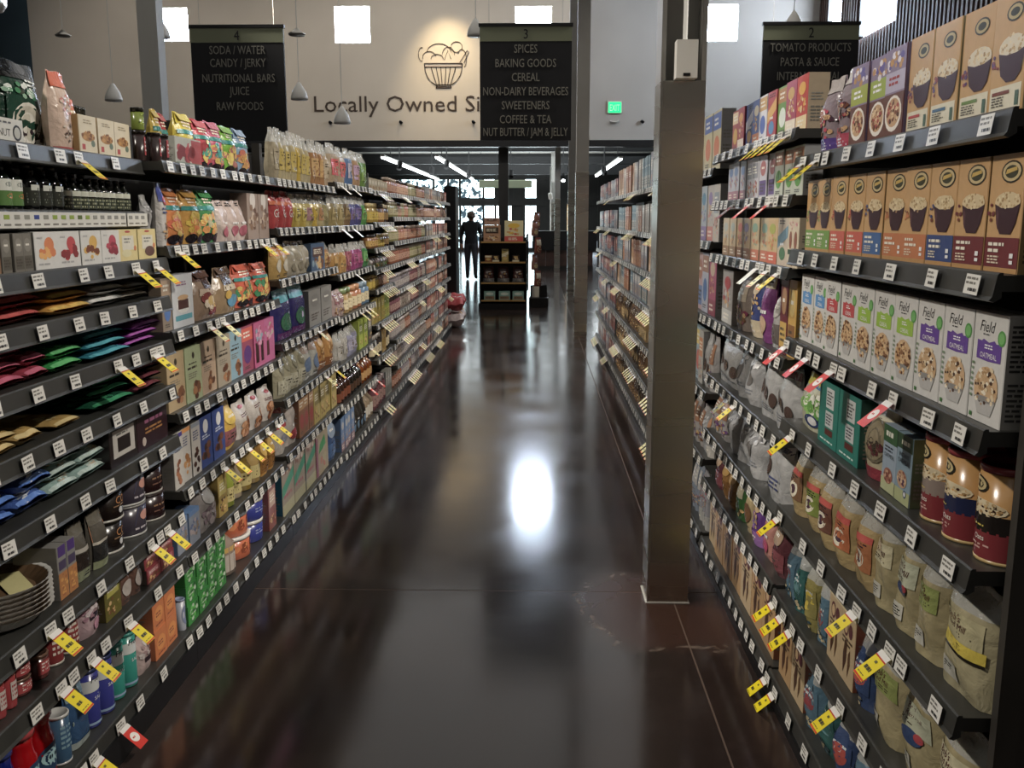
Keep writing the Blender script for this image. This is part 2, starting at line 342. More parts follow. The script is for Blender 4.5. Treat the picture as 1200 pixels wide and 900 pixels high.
def flat(w, h, d, sp, seed):                     # sealed packet lying flat, end towards the aisle
    r = random.Random(seed); a1 = r.uniform(0, 6); mb = MB(); nu, nv = 9, 12; L = d
    def Z(u, v, s):
        P = max(0, 1 - abs(2 * u - 1) ** 3.6) ** .55; Q = max(.12, 1 - abs(2 * v - 1) ** 9) ** .8
        k = P * Q; return h * .5 + s * h * .5 * k + h * .06 * math.sin(u * 9 + a1) * math.sin(v * 5 + a1) + h * .035 * math.sin(v * 17)
    top = lambda u, v, o, s=1: ((u - .5) * w * (1 + .03 * math.sin(v * 8 + a1)), -L / 2 + v * L, max(Z(u, v, s), .0005) + s * (o + .0008) * (s > 0))
    for s in (1, -1):
        vs = [top(i / nu, j / nv, 0, s) for j in range(nv + 1) for i in range(nu + 1)]
        fs = [(j * (nu + 1) + i, j * (nu + 1) + i + 1, (j + 1) * (nu + 1) + i + 1, (j + 1) * (nu + 1) + i) for j in range(nv) for i in range(nu)]
        mb.add(vs, fs if s > 0 else [tuple(reversed(f)) for f in fs], sp['base'], 0, True)
    decals(mb, top, w, L, sp.get('D', [('r', .1, .0, .9, .05, sp.get('top', '#eee')), ('e', .5, .3, .3, .15, sp.get('top', '#eee'))]), curved=2, seed=seed)
    return [(None, mb, 'film')]
def loop_pan(w, h, d, sp, seed):                 # fluted paper-foil pan
    mb = MB(); R = w / 2; n = 60
    prof = [(R * .72, 0), (R * .94, h * .9), (R * 1.0, h), (R * .985, h - .002), (R * .93, h * .86), (R * .71, .002), (0.001, .002)]
    vs = []; fs = []; cs = []
    for q, (r, z) in enumerate(prof):
        for i in range(n): a = 2 * PI * i / n; rr = r * (1 + (.014 if (i % 2 and q in (1, 2, 3, 4)) else 0)); vs.append((rr * math.sin(a), -rr * math.cos(a), z))
    for j in range(len(prof) - 1):
        for i in range(n): k = (i + 1) % n; fs.append((j * n + i, j * n + k, (j + 1) * n + k, (j + 1) * n + i)); cs.append('#e4e2dc' if j < 3 else ('#a5853a' if j == 3 else '#6b5136'))
    mb.add(vs, fs, cs)
    if sp.get('insert'): mb.add([(R * .1, -R * .75, .004), (R * .8, -R * .05, .012), (R * .55, R * .35, .012), (-R * .35, -R * .55, .004)], [(0, 1, 2, 3)], '#d8cf8e')
    return [(None, mb, 'card')]
SH = dict(carton=carton, bag=bag, can=can, jar=jar, bottle=bottle, flat=flat, pan=loop_pan)
CATS = dict(carton='box', bag='bag', can='can', jar='jar', bottle='bottle', flat='packet', pan='baking pan')

# ---------------------------------------------------------------- shelving geometry
XL, XR = -1.14, .745
LB = [1.61, 2.83, 4.05, 5.27, 6.49, 7.40, 8.62, 9.84, 11.06, 12.28]
RB = [1.49, 2.71, 3.93, 5.15, 6.37, 7.59, 8.81, 10.03, 11.25]
LZ = [[1.62, 1.467, 1.33, 1.213, 1.078, .937, .775, .53, .372, .115], [1.62, 1.364, 1.10, .84, .587, .364, .103], [1.62, 1.406, 1.18, .898, .64, .385, .09],
      [1.65, 1.405, 1.128, .875, .60, .35, .07], [1.64, 1.42, 1.24, 1.09, .95, .70, .45, .08]] + [[1.645, 1.46, 1.265, 1.09, .87, .69, .48, .27, .08]] * 4
RZ = [[1.616, 1.361, 1.107, .867, .60, .33, .065], [1.70, 1.515, 1.306, 1.04, .80, .56, .34, .07], [1.653, 1.352, 1.037, .708, .416, .083]] + [[1.645, 1.355, 1.1, .87, .60, .35, .08]] * 5
DEPTH = .44
def SX(side, bay, row):
    if side == 'L': return -1.20 if (bay == 0 and row < 2) else XL
    return XR
def ray(x, y):
    f = Vector((-math.sin(YAW) * math.cos(PITCH), math.cos(YAW) * math.cos(PITCH), -math.sin(PITCH))); r = Vector((math.cos(YAW), math.sin(YAW), 0)); u = r.cross(f)
    return f + r * ((x - 600) / F_PX) - u * ((y - 450) / F_PX)
def pY(x, z, X):                                 # distance down the aisle of the shelf point seen at column x, height z
    y = 256.
    for _ in range(6):
        d = ray(x, y); t = X / d.x; zz = CAM_H + t * d.z; y += (zz - z) * F_PX / max(.3, t * d.y)
    return X / ray(x, y).x * ray(x, y).y
def pH(x, y, X): d = ray(x, y); return CAM_H + X / d.x * d.z

ORD = ['first', 'second', 'third', 'fourth', 'fifth', 'sixth', 'seventh', 'eighth', 'ninth', 'tenth', 'eleventh', 'twelfth', 'thirteenth', 'fourteenth', 'fifteenth', 'sixteenth', 'seventeenth', 'eighteenth', 'nineteenth', 'twentieth']
_mc = {}; THINGS = []; _seed = [0]
def make(sp, w, h, d, var=0):
    key = (id(sp), round(w, 3), round(h, 3), round(d, 2), var)
    if key not in _mc:
        res = []
        for pn, mb, m in SH[sp['shape']](w, h, d, sp, hash((sp['desc'], var)) % 9999 if False else len(_mc) * 7 + var):
            me = mb.mesh(pn or sp['name']); me.materials.append(M[m]); res.append((pn, me))
        _mc[key] = res
    res = _mc[key]
    if len(res) == 1 and res[0][0] is None: return link(sp['name'], res[0][1])
    root = empty(sp['name'])
    for pn, me in res: link(pn, me, root)
    return root
def put(side, bay, row, sp, Y0, Y1, h, k=1, dx=0, depth=None, gap=.004, rot=None, zoff=0):
    z = (LZ if side == 'L' else RZ)[bay][row]; X = SX(side, bay, row); w = (Y1 - Y0) - gap; s = 1 if side == 'L' else -1
    shp = sp['shape']; d = depth or (w if shp in ('can', 'jar', 'bottle', 'pan') else (.20 if shp == 'flat' else (min(.075, max(.045, w * .6)) if shp == 'bag' else min(.07, max(.035, w * .55)))))
    d = depth or d; rnd = random.Random(int(Y0 * 1000) + row * 77 + bay * 7)
    for i in range(k):
        hh = h / k if shp != 'pan' else h
        var = rnd.randrange(3) if shp in ('bag', 'flat') else 0
        o = make(sp, w * (.94 if shp == 'can' else 1), hh * (.97 if k > 1 and shp == 'flat' else 1) - (.0012 if k > 1 else 0), d, var)
        jx = rnd.uniform(0, .008) + (rnd.uniform(0, .02) if shp == 'flat' else 0)
        o.location = (X - s * (d / 2 + .012 + dx + jx), (Y0 + Y1) / 2, z + .0008 + zoff + i * (hh if shp != 'pan' else .0085))
        tw = rnd.uniform(-.04, .04) if shp in ('bag', 'flat', 'can', 'jar', 'bottle') else rnd.uniform(-.012, .012)
        o.rotation_euler = (0, 0, s * PI / 2 + (rot if rot is not None else tw))
        THINGS.append([o, sp, side, bay, row, (Y0 + Y1) / 2, i, k])
def row(side, bay, r, *items):
    """items: (spec or list of specs, px0, px1, ytop, n, options)"""
    z = (LZ if side == 'L' else RZ)[bay][r]; X = SX(side, bay, r); bb = LB if side == 'L' else RB; lo, hi = bb[bay] + .008, bb[bay + 1] - .008; P = []
    for it in items:
        sps, x0, x1, yt = it[:4]; n = it[4] if len(it) > 4 else 1; op = it[5] if len(it) > 5 else {}
        sps = sps if isinstance(sps, list) else [sps]
        if len(sps) > 1 and n == 1: n = len(sps)
        Xe = X - (1 if side == 'L' else -1) * op.get('dx', 0)
        ya, yb = sorted((pY(x0, z + .06, Xe), pY(x1, z + .06, Xe)))
        if ya < lo: yb = max(yb, lo + min(yb - ya, .3) * .55); ya = lo
        if yb > hi: ya = min(ya, hi - min(yb - ya, .3) * .55); yb = hi
        h = op['h'] if 'h' in op else pH((x0 + x1) / 2, yt, Xe) - z
        P.append([ya, yb, sps, n, op, max(.02, h)])
    for front in (True, False):                      # neighbours standing in the same line give way to each other
        Q = sorted([p for p in P if (p[4].get('dx', 0) < .045 and not p[4].get('zoff')) == front and not (not front and p[4].get('zoff'))], key=lambda p: p[0] + p[1])
        for p, q in zip(Q, Q[1:]):
            if p[1] > q[0]: m_ = (max(p[0], q[0]) + min(p[1], q[1])) / 2 if p[0] < q[0] and p[1] < q[1] else min(max(p[1] - .0, (p[0] + p[1]) / 2), (q[0] + q[1]) / 2); p[1] = m_; q[0] = m_
    for ya, yb, sps, n, op, h in P:
        if op.get('zoff'):
            below = [p for p in P if abs((p[0] + p[1]) / 2 - (ya + yb) / 2) < .05 and not p[4].get('zoff')]
            if below: ya, yb = below[0][0], below[0][1]
        o2 = {k: v for k, v in op.items() if k != 'h'}
        for i in range(n):
            a = ya + (yb - ya) * i / n; b = ya + (yb - ya) * (i + 1) / n
            j = i if side == 'L' else n - 1 - i           # list specs from left to right in the photograph
            hv = h * (1 + (random.Random(i * 31 + r).uniform(-.03, .02) if sps[0]['shape'] == 'bag' else 0))
            put(side, bay, r, sps[j % len(sps)] if len(sps) == n or len(sps) == 1 else sps[(j * len(sps)) // n], a, b, hv, **o2)

# spec helper
def S_(name, shape, desc, base, D=None, **k):
    d = dict(name=name, shape=shape, desc=desc, base=base, D=D or []); d.update(k); return d

# ---------------------------------------------------------------- package designs
OATC = ['#d8bf90', '#c4a46c', '#e6d3a8', '#a98650']
def tanbox(band, word):                          # kraft oatmeal carton: oval badge, dark bowl of oats, coloured foot
    return S_('oatmeal_carton', 'carton', 'kraft oatmeal carton with %s foot' % word, '#c6985a', [
        ('r', 0, 0, 1, .04, '#b88746'), ('r', 0, .045, 1, .30, band), ('e', .62, .85, .30, .095, '#2c2617'), ('e', .62, .85, .26, .08, '#c9b27a'), ('e', .62, .85, .19, .055, '#3b3a22'), ('p', [(.45, .83), (.78, .86), (.76, .89), (.48, .87)], '#c8a33c'),
        ('e', .58, .60, .37, .085, '#d9c294'), ('n', .58, .61, .34, .075, OATC, 40, .035), ('p', [(.22, .585), (.30, .42), (.42, .33), (.74, .33), (.86, .42), (.95, .585), (.75, .55), (.42, .55)], '#3a1b28'), ('p', [(.27, .56), (.36, .50), (.36, .36), (.3, .42)], '#57303d'),
        ('n', .13, .52, .1, .09, [band, '#7a3b22'], 7, .045), ('l', .12, .16, .62, .27, 2, '#f2ead8'), ('l', .12, .07, .5, .15, 3, '#e2d3b8'), ('r', .78, .08, .88, .11, '#eee'), ('r', .78, .13, .88, .17, '#eee')],
        side='#a98a52', SD=[('l', .1, .5, .9, .9, 9, '#4a3c20'), ('l', .1, .08, .9, .4, 7, '#5e4d2b')])
T = [tanbox(*a) for a in (('#6f9a3c', 'green'), ('#c8462a', 'orange red'), ('#2a5f9c', 'blue'), ('#c06a2a', 'orange'), ('#22407c', 'navy'), ('#6e1622', 'maroon'))]
def tallbox(c, word):
    return S_('cereal_carton', 'carton', 'kraft hot cereal carton with %s lettering' % word, '#c4995c', [
        ('r', 0, .0, 1, .03, '#a6773a'), ('r', .05, .03, .95, .24, '#ddd6bd'), ('e', .6, .83, .24, .075, '#2b2a1e'), ('e', .6, .83, .2, .06, '#b9a56c'), ('e', .6, .83, .13, .035, '#2d2d20'), ('e', .6, .55, .38, .1, '#ded2b8'), ('n', .6, .56, .34, .09, OATC, 30, .04),
        ('p', [(.22, .52), (.32, .33), (.5, .265), (.75, .265), (.9, .33), (.99, .52), (.75, .49), (.45, .49)], '#40212f'), ('n', .14, .42, .1, .09, ['#8a2c3c', '#5c3a6e'], 8, .05), ('r', .12, .17, .62, .2, c), ('l', .12, .07, .6, .16, 4, '#5c5648'), ('r', .8, .06, .9, .18, '#4c6a5a')],
        side='#b7ad86', SD=[('l', .1, .45, .9, .92, 10, '#4a4330'), ('l', .1, .08, .9, .38, 7, '#5e563f')])
TB = [tallbox('#b42a2a', 'red'), tallbox('#3c6a8c', 'blue'), tallbox('#6a8a3c', 'green'), tallbox('#7c3a2a', 'brown')]
def bowlbox(top, foot, word): return S_('granola_carton', 'carton', word, '#6a3a4c', [
        ('r', 0, .0, 1, 1, '#8c7a9a'), ('r', 0, .52, 1, .74, top), ('n', .5, .84, .45, .1, ['#5a4a9c', '#c08a3c', '#e8e0e8'], 18, .1), ('r', 0, 0, 1, .5, '#6b3c2c'), ('e', .5, .28, .42, .2, '#efe8de'), ('e', .5, .29, .35, .16, '#caa070'), ('n', .5, .29, .3, .13, ['#8a4c2a', '#e6c89a', '#b0342c', '#5c3018'], 40, .06), ('l', .2, .58, .8, .7, 2, foot)], side='#7a6a8c')
BB = [bowlbox('#a6b02c', '#fff', 'purple granola carton with lime band'), bowlbox('#9fb234', '#fff', 'purple granola carton with lime band'), bowlbox('#b9b0c8', '#a22', 'purple granola carton without lime band')]
def granbag(c, f, word): return S_('granola_pouch', 'bag', word, '#8d7c84', [('n', .5, .40, .42, .22, ['#6c3c2c', '#c89c6c', '#4a2c3c', '#b8324c'], 40, .07), ('e', .35, .5, .25, .1, '#e9ddd0'), ('e', .35, .5, .2, .075, '#9c5c3c'), ('r', .02, .02, .98, .2, f), ('l', .15, .05, .85, .16, 3, '#f0e0f0')], top=c, clear=None)
GB = [granbag('#b3aaa6', '#4a2c86', 'grey granola pouch with purple foot'), granbag('#c9c1bd', '#b0284c', 'grey granola pouch with pink foot')]
def whitebox(band, word, txt):
    return S_('cereal_carton', 'carton', 'white cereal carton with %s band' % word, '#d3d1cc', [
        ('t', 'Field', .42, .875, .10, '#20201f', .62, .25), ('l', .3, .79, .6, .815, 1, '#555'), ('p', [(.15, .60), (.15, .745), (.28, .74), (.33, .76), (.5, .735), (.66, .76), (.72, .735), (.88, .745), (.88, .575), (.5, .565), (.15, .575)], band),
        ('c', .86, .795, .115, '#4a9c3c'), ('c', .86, .795, .085, '#6cb45c'), ('t', txt, .51, .615, .048, '#f4f2ee', .66), ('l', .38, .67, .66, .72, 2, '#eee'), ('e', .52, .32, .36, .20, '#cfa878'),
        ('n', .52, .33, .34, .19, (['#8a5a30', '#c08c50', '#5c3518', '#e0bc84'] if txt != 'OATMEAL' else ['#c6a070', '#e3cda6', '#4c2f20', '#b48c58', '#f0e4cc']), 90, .045), ('p', [(.2, .22), (.84, .22), (.72, .08), (.32, .08)], '#b9b7b4'), ('e', .52, .22, .32, .03, '#8f8d8a'), ('r', .08, .03, .16, .07, '#3c7a34'), ('l', .05, .2, .13, .55, 7, '#6a8a60')],
        side='#a09e99', SD=[('l', .1, .5, .9, .93, 10, '#333'), ('l', .1, .06, .9, .42, 8, '#444')])
W = [whitebox('#3c8ac8', 'blue', 'CEREAL'), whitebox('#c0202c', 'red', 'CEREAL'), whitebox('#96c01e', 'lime', 'CEREAL'), whitebox('#5c2c98', 'purple', 'OATMEAL')]
def canis(mid, word): return S_('oats_canister', 'can', 'tall oats canister with %s panel and red lid' % word, '#b88740', [
        ('r', 0, .04, 1, .33, '#7a1620'), ('r', .12, .31, .9, .50, mid), ('e', .5, .56, .36, .085, '#d8c7a0'), ('n', .5, .565, .33, .07, OATC + ['#3c2418'], 45, .025), ('e', .42, .79, .19, .09, '#24221a'), ('e', .42, .79, .16, .07, '#c4b078'), ('e', .42, .79, .1, .04, '#2c2c20'), ('t', 'Oats', .52, .25, .055, '#efe6dc', .5), ('l', .3, .36, .6, .39, 1, '#d8c040'), ('l', .25, .12, .7, .19, 2, '#c89a90')], lid='#8c1822', lidh=.07, rim='#c0a060')
CN = [canis('#8a7a70', 'pale'), canis('#1c2448', 'navy'), canis('#1f1a18', 'black')]
GO = S_('instant_oatmeal_carton', 'carton', 'green topped instant oatmeal carton', '#7f98a8', [('r', 0, .78, 1, 1, '#2c4a30'), ('r', 0, .0, 1, .2, '#aab07c'), ('t', 'INSTANT', .5, .70, .06, '#1c2430', .8), ('t', 'OATMEAL', .5, .61, .065, '#1c2430', .85), ('e', .45, .35, .33, .13, '#b9906c'), ('n', .45, .35, .3, .11, ['#8c4a34', '#d8b48c', '#4a2c50'], 26, .06), ('l', .3, .82, .9, .95, 1, '#d8d8c0'), ('c', .7, .16, .11, '#28406c'), ('c', .7, .16, .07, '#ddd')], side='#5a6c4c')
GO2 = S_('oatmeal_carton', 'carton', 'green backed organic oatmeal carton', '#93a4b4', [('r', 0, .74, 1, 1, '#2f5a34'), ('t', 'OATMEAL', .5, .55, .06, '#1c2430', .85), ('l', .15, .6, .85, .7, 2, '#28303c'), ('r', 0, 0, 1, .2, '#b4b888'), ('e', .5, .25, .32, .12, '#9a5a44'), ('n', .5, .25, .28, .1, ['#6c2c24', '#c89a78'], 20, .06), ('l', .2, .8, .9, .95, 1, '#e0e0d0')], side='#30583a')
RB_ = S_('oat_bran_bag', 'bag', 'cream pouch with red lettering', '#b9ad8c', [('e', .55, .52, .42, .3, '#6f6650'), ('e', .55, .52, .36, .26, '#8d8062'), ('n', .6, .42, .25, .1, ['#5a2028', '#3c3024'], 14, .08), ('r', 0, 0, 1, .16, '#8c1c30'), ('p', [(.02, .42), (.14, .42), (.34, .9), (.16, .95)], '#d8d0b8'), ('l', .08, .5, .22, .85, 5, '#8c1c24')], top='#d6cfb4')
TE = S_('bran_cereal_carton', 'carton', 'teal cereal carton with white panels', '#127a6c', [('r', .38, .60, .78, .92, '#cfd2cf'), ('r', .38, .30, .78, .55, '#c7cac8'), ('r', .38, .17, .78, .27, '#5c241c'), ('l', .42, .64, .74, .88, 5, '#26302e'), ('l', .42, .33, .74, .52, 4, '#334'), ('l', .15, .05, .85, .1, 1, '#d8e8e0')], side='#0d5a50')
GP = S_('quick_oats_pouch', 'bag', 'pale green pouch with cartoon-free print', '#b9b79a', [('n', .6, .5, .35, .2, ['#5c9a3c', '#8cc05c', '#e8e8d8'], 26, .09), ('e', .65, .2, .2, .12, '#24386c'), ('e', .68, .2, .12, .08, '#ddd'), ('r', .3, .8, 1, .93, '#3c7aa8')], top='#cfc840')
GP['desc'] = 'pale green pouch with yellow top'
GC = S_('granola_pouch', 'bag', 'silver grey pouch with three round windows', '#a9a9a8', [('e', .22, .5, .13, .13, '#4c3a34'), ('n', .22, .5, .1, .1, ['#6c5040', '#3a2a26'], 18, .03), ('e', .52, .42, .12, .12, '#4c3a34'), ('n', .52, .42, .1, .1, ['#6c5040', '#3a2a26'], 18, .03), ('e', .82, .34, .1, .12, '#4c3a34'), ('l', .1, .12, .9, .24, 3, '#6c7078')], top='#b9b9b8', crumple=.06)
GCM = dict(GC, desc='silver grey pouch with maroon top strip', D=GC['D'] + [('r', .3, .86, .98, .98, '#6c1430')])
GCC = S_('granola_pouch', 'bag', 'crumpled silver grey pouch', '#a2a2a2', [('e', .4, .5, .12, .16, '#6a6664'), ('l', .2, .2, .8, .3, 2, '#7c8088'), ('n', .5, .75, .4, .1, ['#c4c4c6', '#8a8a8c'], 12, .1)], top='#8e8e8c', crumple=.12, mat='film')
def redmill(lab, word, base='#a8905c', extra=None, ct=.74):
    return S_('grain_bag', 'bag', word, base, [('r', .12, .22, .88, .66, lab), ('r', .12, .58, .88, .66, '#b8382a'), ('e', .5, .36, .22, .12, '#e6dcc4'), ('e', .5, .36, .13, .07, '#4a3040'), ('l', .2, .46, .8, .57, 3, '#3a2430')] + (extra or []), clear=ct, top='#c8b890', crumple=.05)
RM = [redmill('#7a5638', 'clear grain bag with brown label'), redmill('#7a8a34', 'clear grain bag with green label'), redmill('#6c4030', 'clear grain bag with dark label'), redmill('#b45c1e', 'clear grain bag with orange label'), redmill('#a8622c', 'clear grain bag with rust label')]
def oatbag(word, lab='#c9c09a', strip=None, base='#a79a70'):
    D = [('r', .1, .50, .9, .74, lab), ('t', "Bob's", .45, .70, .07, '#5a1c1c', .5, .2), ('t', "Red Mill", .5, .625, .06, '#5a1c1c', .7, .2), ('l', .2, .53, .8, .58, 2, '#4a4030'), ('r', .2, .1, .55, .26, '#c9c6b8'), ('l', .24, .13, .5, .23, 4, '#222')]
    if strip: D += [('r', .06, .40, .94, .50, strip), ('t', 'OATS', .5, .45, .055, '#26221a', .5), ('r', .06, .375, .94, .398, '#26221a')]
    return S_('rolled_oats_bag', 'bag', word, base, D, clear=.78, crumple=.07, narrow=.06, shoulder=.7)
OB = [oatbag('clear oats bag with cream label'), oatbag('clear oats bag with blue patch', extra := '#b8bba0'), oatbag('clear oats bag with green label', '#8f9a50'), oatbag('big clear oats bag with yellow strip', '#bdb489', '#d8c020', '#aaa07a')]
OB[1]['D'].append(('e', .5, .44, .25, .07, '#28406c')); OB[1]['D'].append(('e', .68, .47, .1, .04, '#a82430'))
def bluebag(word, c='#4f7286', c2='#8c3038'): return S_('bean_bag', 'bag', word, c, [('r', .1, .2, .9, .62, c), ('e', .5, .42, .3, .14, c2), ('l', .2, .45, .8, .58, 2, '#cfd6d8'), ('p', [(.1, .2), (.6, .2), (.1, .35)], '#b8a05c'), ('n', .4, .1, .4, .07, ['#b9aa84', '#3c5058'], 12, .07)], clear=.72, crumple=.10)
BL = [bluebag('blue labelled clear grain bag'), bluebag('teal labelled clear grain bag', '#2f5f5c', '#5c8a90'), bluebag('yellow labelled clear grain bag', '#8a8040', '#c8b020'), bluebag('navy labelled clear grain bag', '#2c4470', '#b03a2c')]
def craft(word, base='#b08a58', side='#8a4a24'): return S_('granola_carton', 'carton', word, base, [('e', .35, .74, .17, .12, '#5a2430'), ('e', .35, .74, .12, .08, '#caa878'), ('e', .68, .74, .14, .1, '#5a2430'), ('p', [(.3, .1), (.48, .3), (.5, .55), (.36, .6), (.24, .35)], '#4a2c1c'), ('p', [(.6, .1), (.75, .3), (.72, .5), (.6, .42)], '#5c3c20'), ('r', 0, .93, 1, 1, '#d8c8a0'), ('l', .15, .5, .85, .62, 2, '#4a3424')], side=side)
CR = [craft('kraft granola carton with round logos'), craft('pale kraft carton with rust side', '#bda37a', '#a04c1e')]

def gdes(c1, c2, c3, seed):                       # generic printed front
    r = random.Random(seed); k = seed % 5
    D = []
    if k == 0: D = [('r', 0, .68, 1, .96, c2), ('e', .5, .38, .34, .2, c3), ('l', .18, .74, .82, .9, 2, '#f0ece0'), ('l', .2, .06, .8, .14, 2, '#444')]
    elif k == 1: D = [('r', 0, 0, 1, .26, c2), ('e', .5, .76, .32, .12, c3), ('n', .5, .48, .36, .16, [c2, c3, '#c89a5c'], 16, .08), ('l', .2, .06, .8, .2, 2, '#efe8d8')]
    elif k == 2: D = [('p', [(0, .35), (1, .6), (1, .85), (0, .6)], c2), ('e', .5, .25, .3, .14, c3), ('l', .15, .86, .85, .96, 2, '#333'), ('l', .3, .4, .8, .5, 1, '#eee')]
    elif k == 3: D = [('r', .12, .5, .88, .86, c2), ('l', .18, .6, .82, .8, 3, '#f0ead8'), ('n', .5, .26, .38, .18, [c3, '#7a4a28', '#d8b070'], 20, .08)]
    else: D = [('e', .5, .7, .36, .18, c2), ('l', .3, .66, .7, .76, 1, '#f4f0e4'), ('r', .08, .08, .92, .42, c3), ('l', .16, .14, .84, .36, 3, '#463c34')]
    return D
_g = [0]
def G(shape, name, desc, base, c2, c3, k=None, **kw):
    _g[0] += 1; return S_(name, shape, desc, base, gdes(c2, c3, c2, _g[0] if k is None else k), **kw)

# ---------------------------------------------------------------- right gondola, nearest bay
row('R', 0, 0, (GB, 951, 988, 92, 2, dict(h=.20)), (BB, 988, 1052, 60, 3, dict(h=.188)), (TB, 1053, 1189, 30, 4, dict(h=.19)))
row('R', 0, 1, ([T[0], T[0], T[1], T[1], T[2], T[3], T[3], T[4], T[5], T[5]], 937, 1182, 195, 10, dict(h=.191)))
row('R', 0, 2, ([W[0], W[0], W[1], W[1], W[2], W[2], W[2], W[3], W[3], W[3]], 930, 1178, 345, 10, dict(h=.187)))
row('R', 0, 3, (GP, 924, 953, 440, 1, dict(h=.15)), (TE, 953, 1000, 460, 2, dict(h=.165)), (RB_, 997, 1027, 470, 1, dict(h=.175)), ([GO2, GO], 1022, 1065, 500, 2, dict(h=.145)), (CN, 1052, 1163, 520, 3, dict(h=.170)))
row('R', 0, 4, (RM, 913, 1010, 560, 5, dict(h=.195)), (OB[:3], 1010, 1088, 640, 3, dict(h=.21)), (OB[3], 1083, 1142, 690, 1, dict(h=.215)))
row('R', 0, 5, ([BL[0], BL[1], BL[2], BL[0], CR[1], CR[1], BL[3]], 906, 1010, 700, 7, dict(h=.19)), ([OB[2], OB[1], OB[0]], 1010, 1122, 780, 3, dict(h=.215)))
row('R', 0, 6, ([CR[0], CR[1], BL[0], BL[1], BL[3], BL[0], BL[3], BL[1]], 903, 1060, 800, 8, dict(h=.19)))
# second right bay
def cer(base, c2, c3, word, side='#999', k=None, name='cereal_carton'): return G('carton', name, word, base, c2, c3, k, side=side)
KC = [cer('#9c2c34', '#c8a040', '#e0c8a0', 'red cereal carton', '#7a2028', 0), cer('#a02a3c', '#d8a050', '#e8d8c8', 'crimson cereal carton', '#70202c', 1), cer('#2c4a98', '#e0b050', '#d8d8e8', 'blue cereal carton', '#24407c', 2), cer('#3a5cae', '#e8d8b8', '#d87a30', 'bright blue cereal carton', '#2c4a90', 1),
      cer('#d8d8e0', '#3c5cb0', '#c89a4c', 'white and blue cereal carton', '#aaa', 0), cer('#b02a3c', '#4a8ac0', '#d8a850', 'red cereal carton with blue band', '#8c2430', 2), cer('#6c9a4a', '#dfe8e0', '#b07a3c', 'green cereal carton', '#506c34', 0), cer('#a83a5c', '#c8a04c', '#e8dcc8', 'pink red cereal carton', '#7c2c40', 1), cer('#c0302c', '#e0a838', '#e8d0a0', 'scarlet cereal carton with orange foot', '#b09c80', 1)]
row('R', 1, 0, (KC, 853, 948, 110, 9, dict(h=.152)))
LC = [cer('#b9bcc8', '#6c8ab8', '#a8687a', 'pale lilac cereal carton', k=1), cer('#c2c0c6', '#b0485c', '#8c8c94', 'pale cereal carton with pink print', k=3), cer('#c4c2cc', '#5c3c80', '#a85c5c', 'pale cereal carton with purple print', k=4), cer('#bfc4b4', '#5c9a3c', '#b0704c', 'pale cereal carton with green print', k=0)]
row('R', 1, 1, ([LC[0], LC[0], LC[0], LC[1], LC[1], LC[2], LC[2], LC[3], LC[3], LC[3]], 848, 944, 180, 10, dict(h=.142)))
PC = [cer('#c8b492', '#b0b8b0', '#9c7a5c', 'beige cracker carton', k=1), cer('#c4aa82', '#c86a5c', '#8c5c40', 'beige carton with coral foot', k=1), cer('#bda47c', '#7a6a94', '#8c5c3c', 'beige carton with violet foot', k=1), cer('#c0ac84', '#7ca08c', '#c06a48', 'beige carton with sage foot', k=1), cer('#c8a878', '#a8ac4a', '#c85c40', 'tan carton with olive foot', k=1), cer('#c8b8a4', '#4c7a54', '#6c94a8', 'green striped cracker carton', k=2), S_('nut_bar_carton', 'carton', 'cream carton with two brown nuts', '#d3c4a8', [('e', .28, .55, .14, .18, '#8c4a2c'), ('e', .74, .55, .14, .18, '#8c4a2c'), ('r', .06, .26, .46, .36, '#34503a'), ('r', .56, .26, .96, .36, '#a02c30'), ('n', .5, .85, .4, .1, ['#c87878', '#e0b0a8'], 16, .05), ('e', .5, .12, .1, .1, '#a05a40')])]
row('R', 1, 2, (PC, 843, 940, 255, 9, dict(h=.145)))
BR = [G('carton', 'cereal_carton', 'white and red cereal carton', '#b8a8a4', '#9c2c30', '#c8c4c0', 3, side='#94908a'), G('carton', 'cookie_carton', 'grey carton with red foot', '#a09c98', '#a4242c', '#c8c8c4', 1, side='#94908a'), G('bag', 'snack_pouch', 'white and magenta snack pouch', '#9c8c80', '#8c2850', '#c8b8a0', 3), G('bag', 'cereal_pouch', 'navy cereal pouch with pale top', '#2c3c78', '#b8a078', '#c8b898', 1, top='#b8b49c'), G('bag', 'cereal_pouch', 'purple cereal pouch with pale top', '#7a3478', '#c0a080', '#b85c70', 2, top='#c0b088'), G('bag', 'cereal_pouch', 'silver cereal pouch', '#a8a6a2', '#6c6460', '#b8b4ae', 4), G('carton', 'granola_carton', 'narrow maroon granola carton', '#6c1c28', '#c8a040', '#a87a50', 4, side='#4a141c'), G('carton', 'granola_carton', 'narrow golden granola carton', '#c89a34', '#8c5a20', '#e0c068', 4, side='#9a7424')]
row('R', 1, 3, (BR[1], 842, 854, 320, 1, dict(h=.21)), (BR[2], 856, 868, 325, 1, dict(h=.22)), ([BR[3], BR[4]], 871, 893, 330, 2, dict(h=.23)), (BR[5], 895, 906, 345, 1, dict(h=.19)), ([BR[6], BR[7]], 907, 927, 330, 2, dict(h=.23)))
row('R', 1, 4, (GC, 836, 858, 400, 1, dict(h=.19)), (GCC, 857, 880, 420, 2, dict(h=.19)), ([GC, GCM], 882, 927, 430, 2, dict(h=.20)))
TP = G('bag', 'tortilla_pouch', 'grey white pouch with violet print', '#a4a09e', '#6c4480', '#9c6c4c', 3)
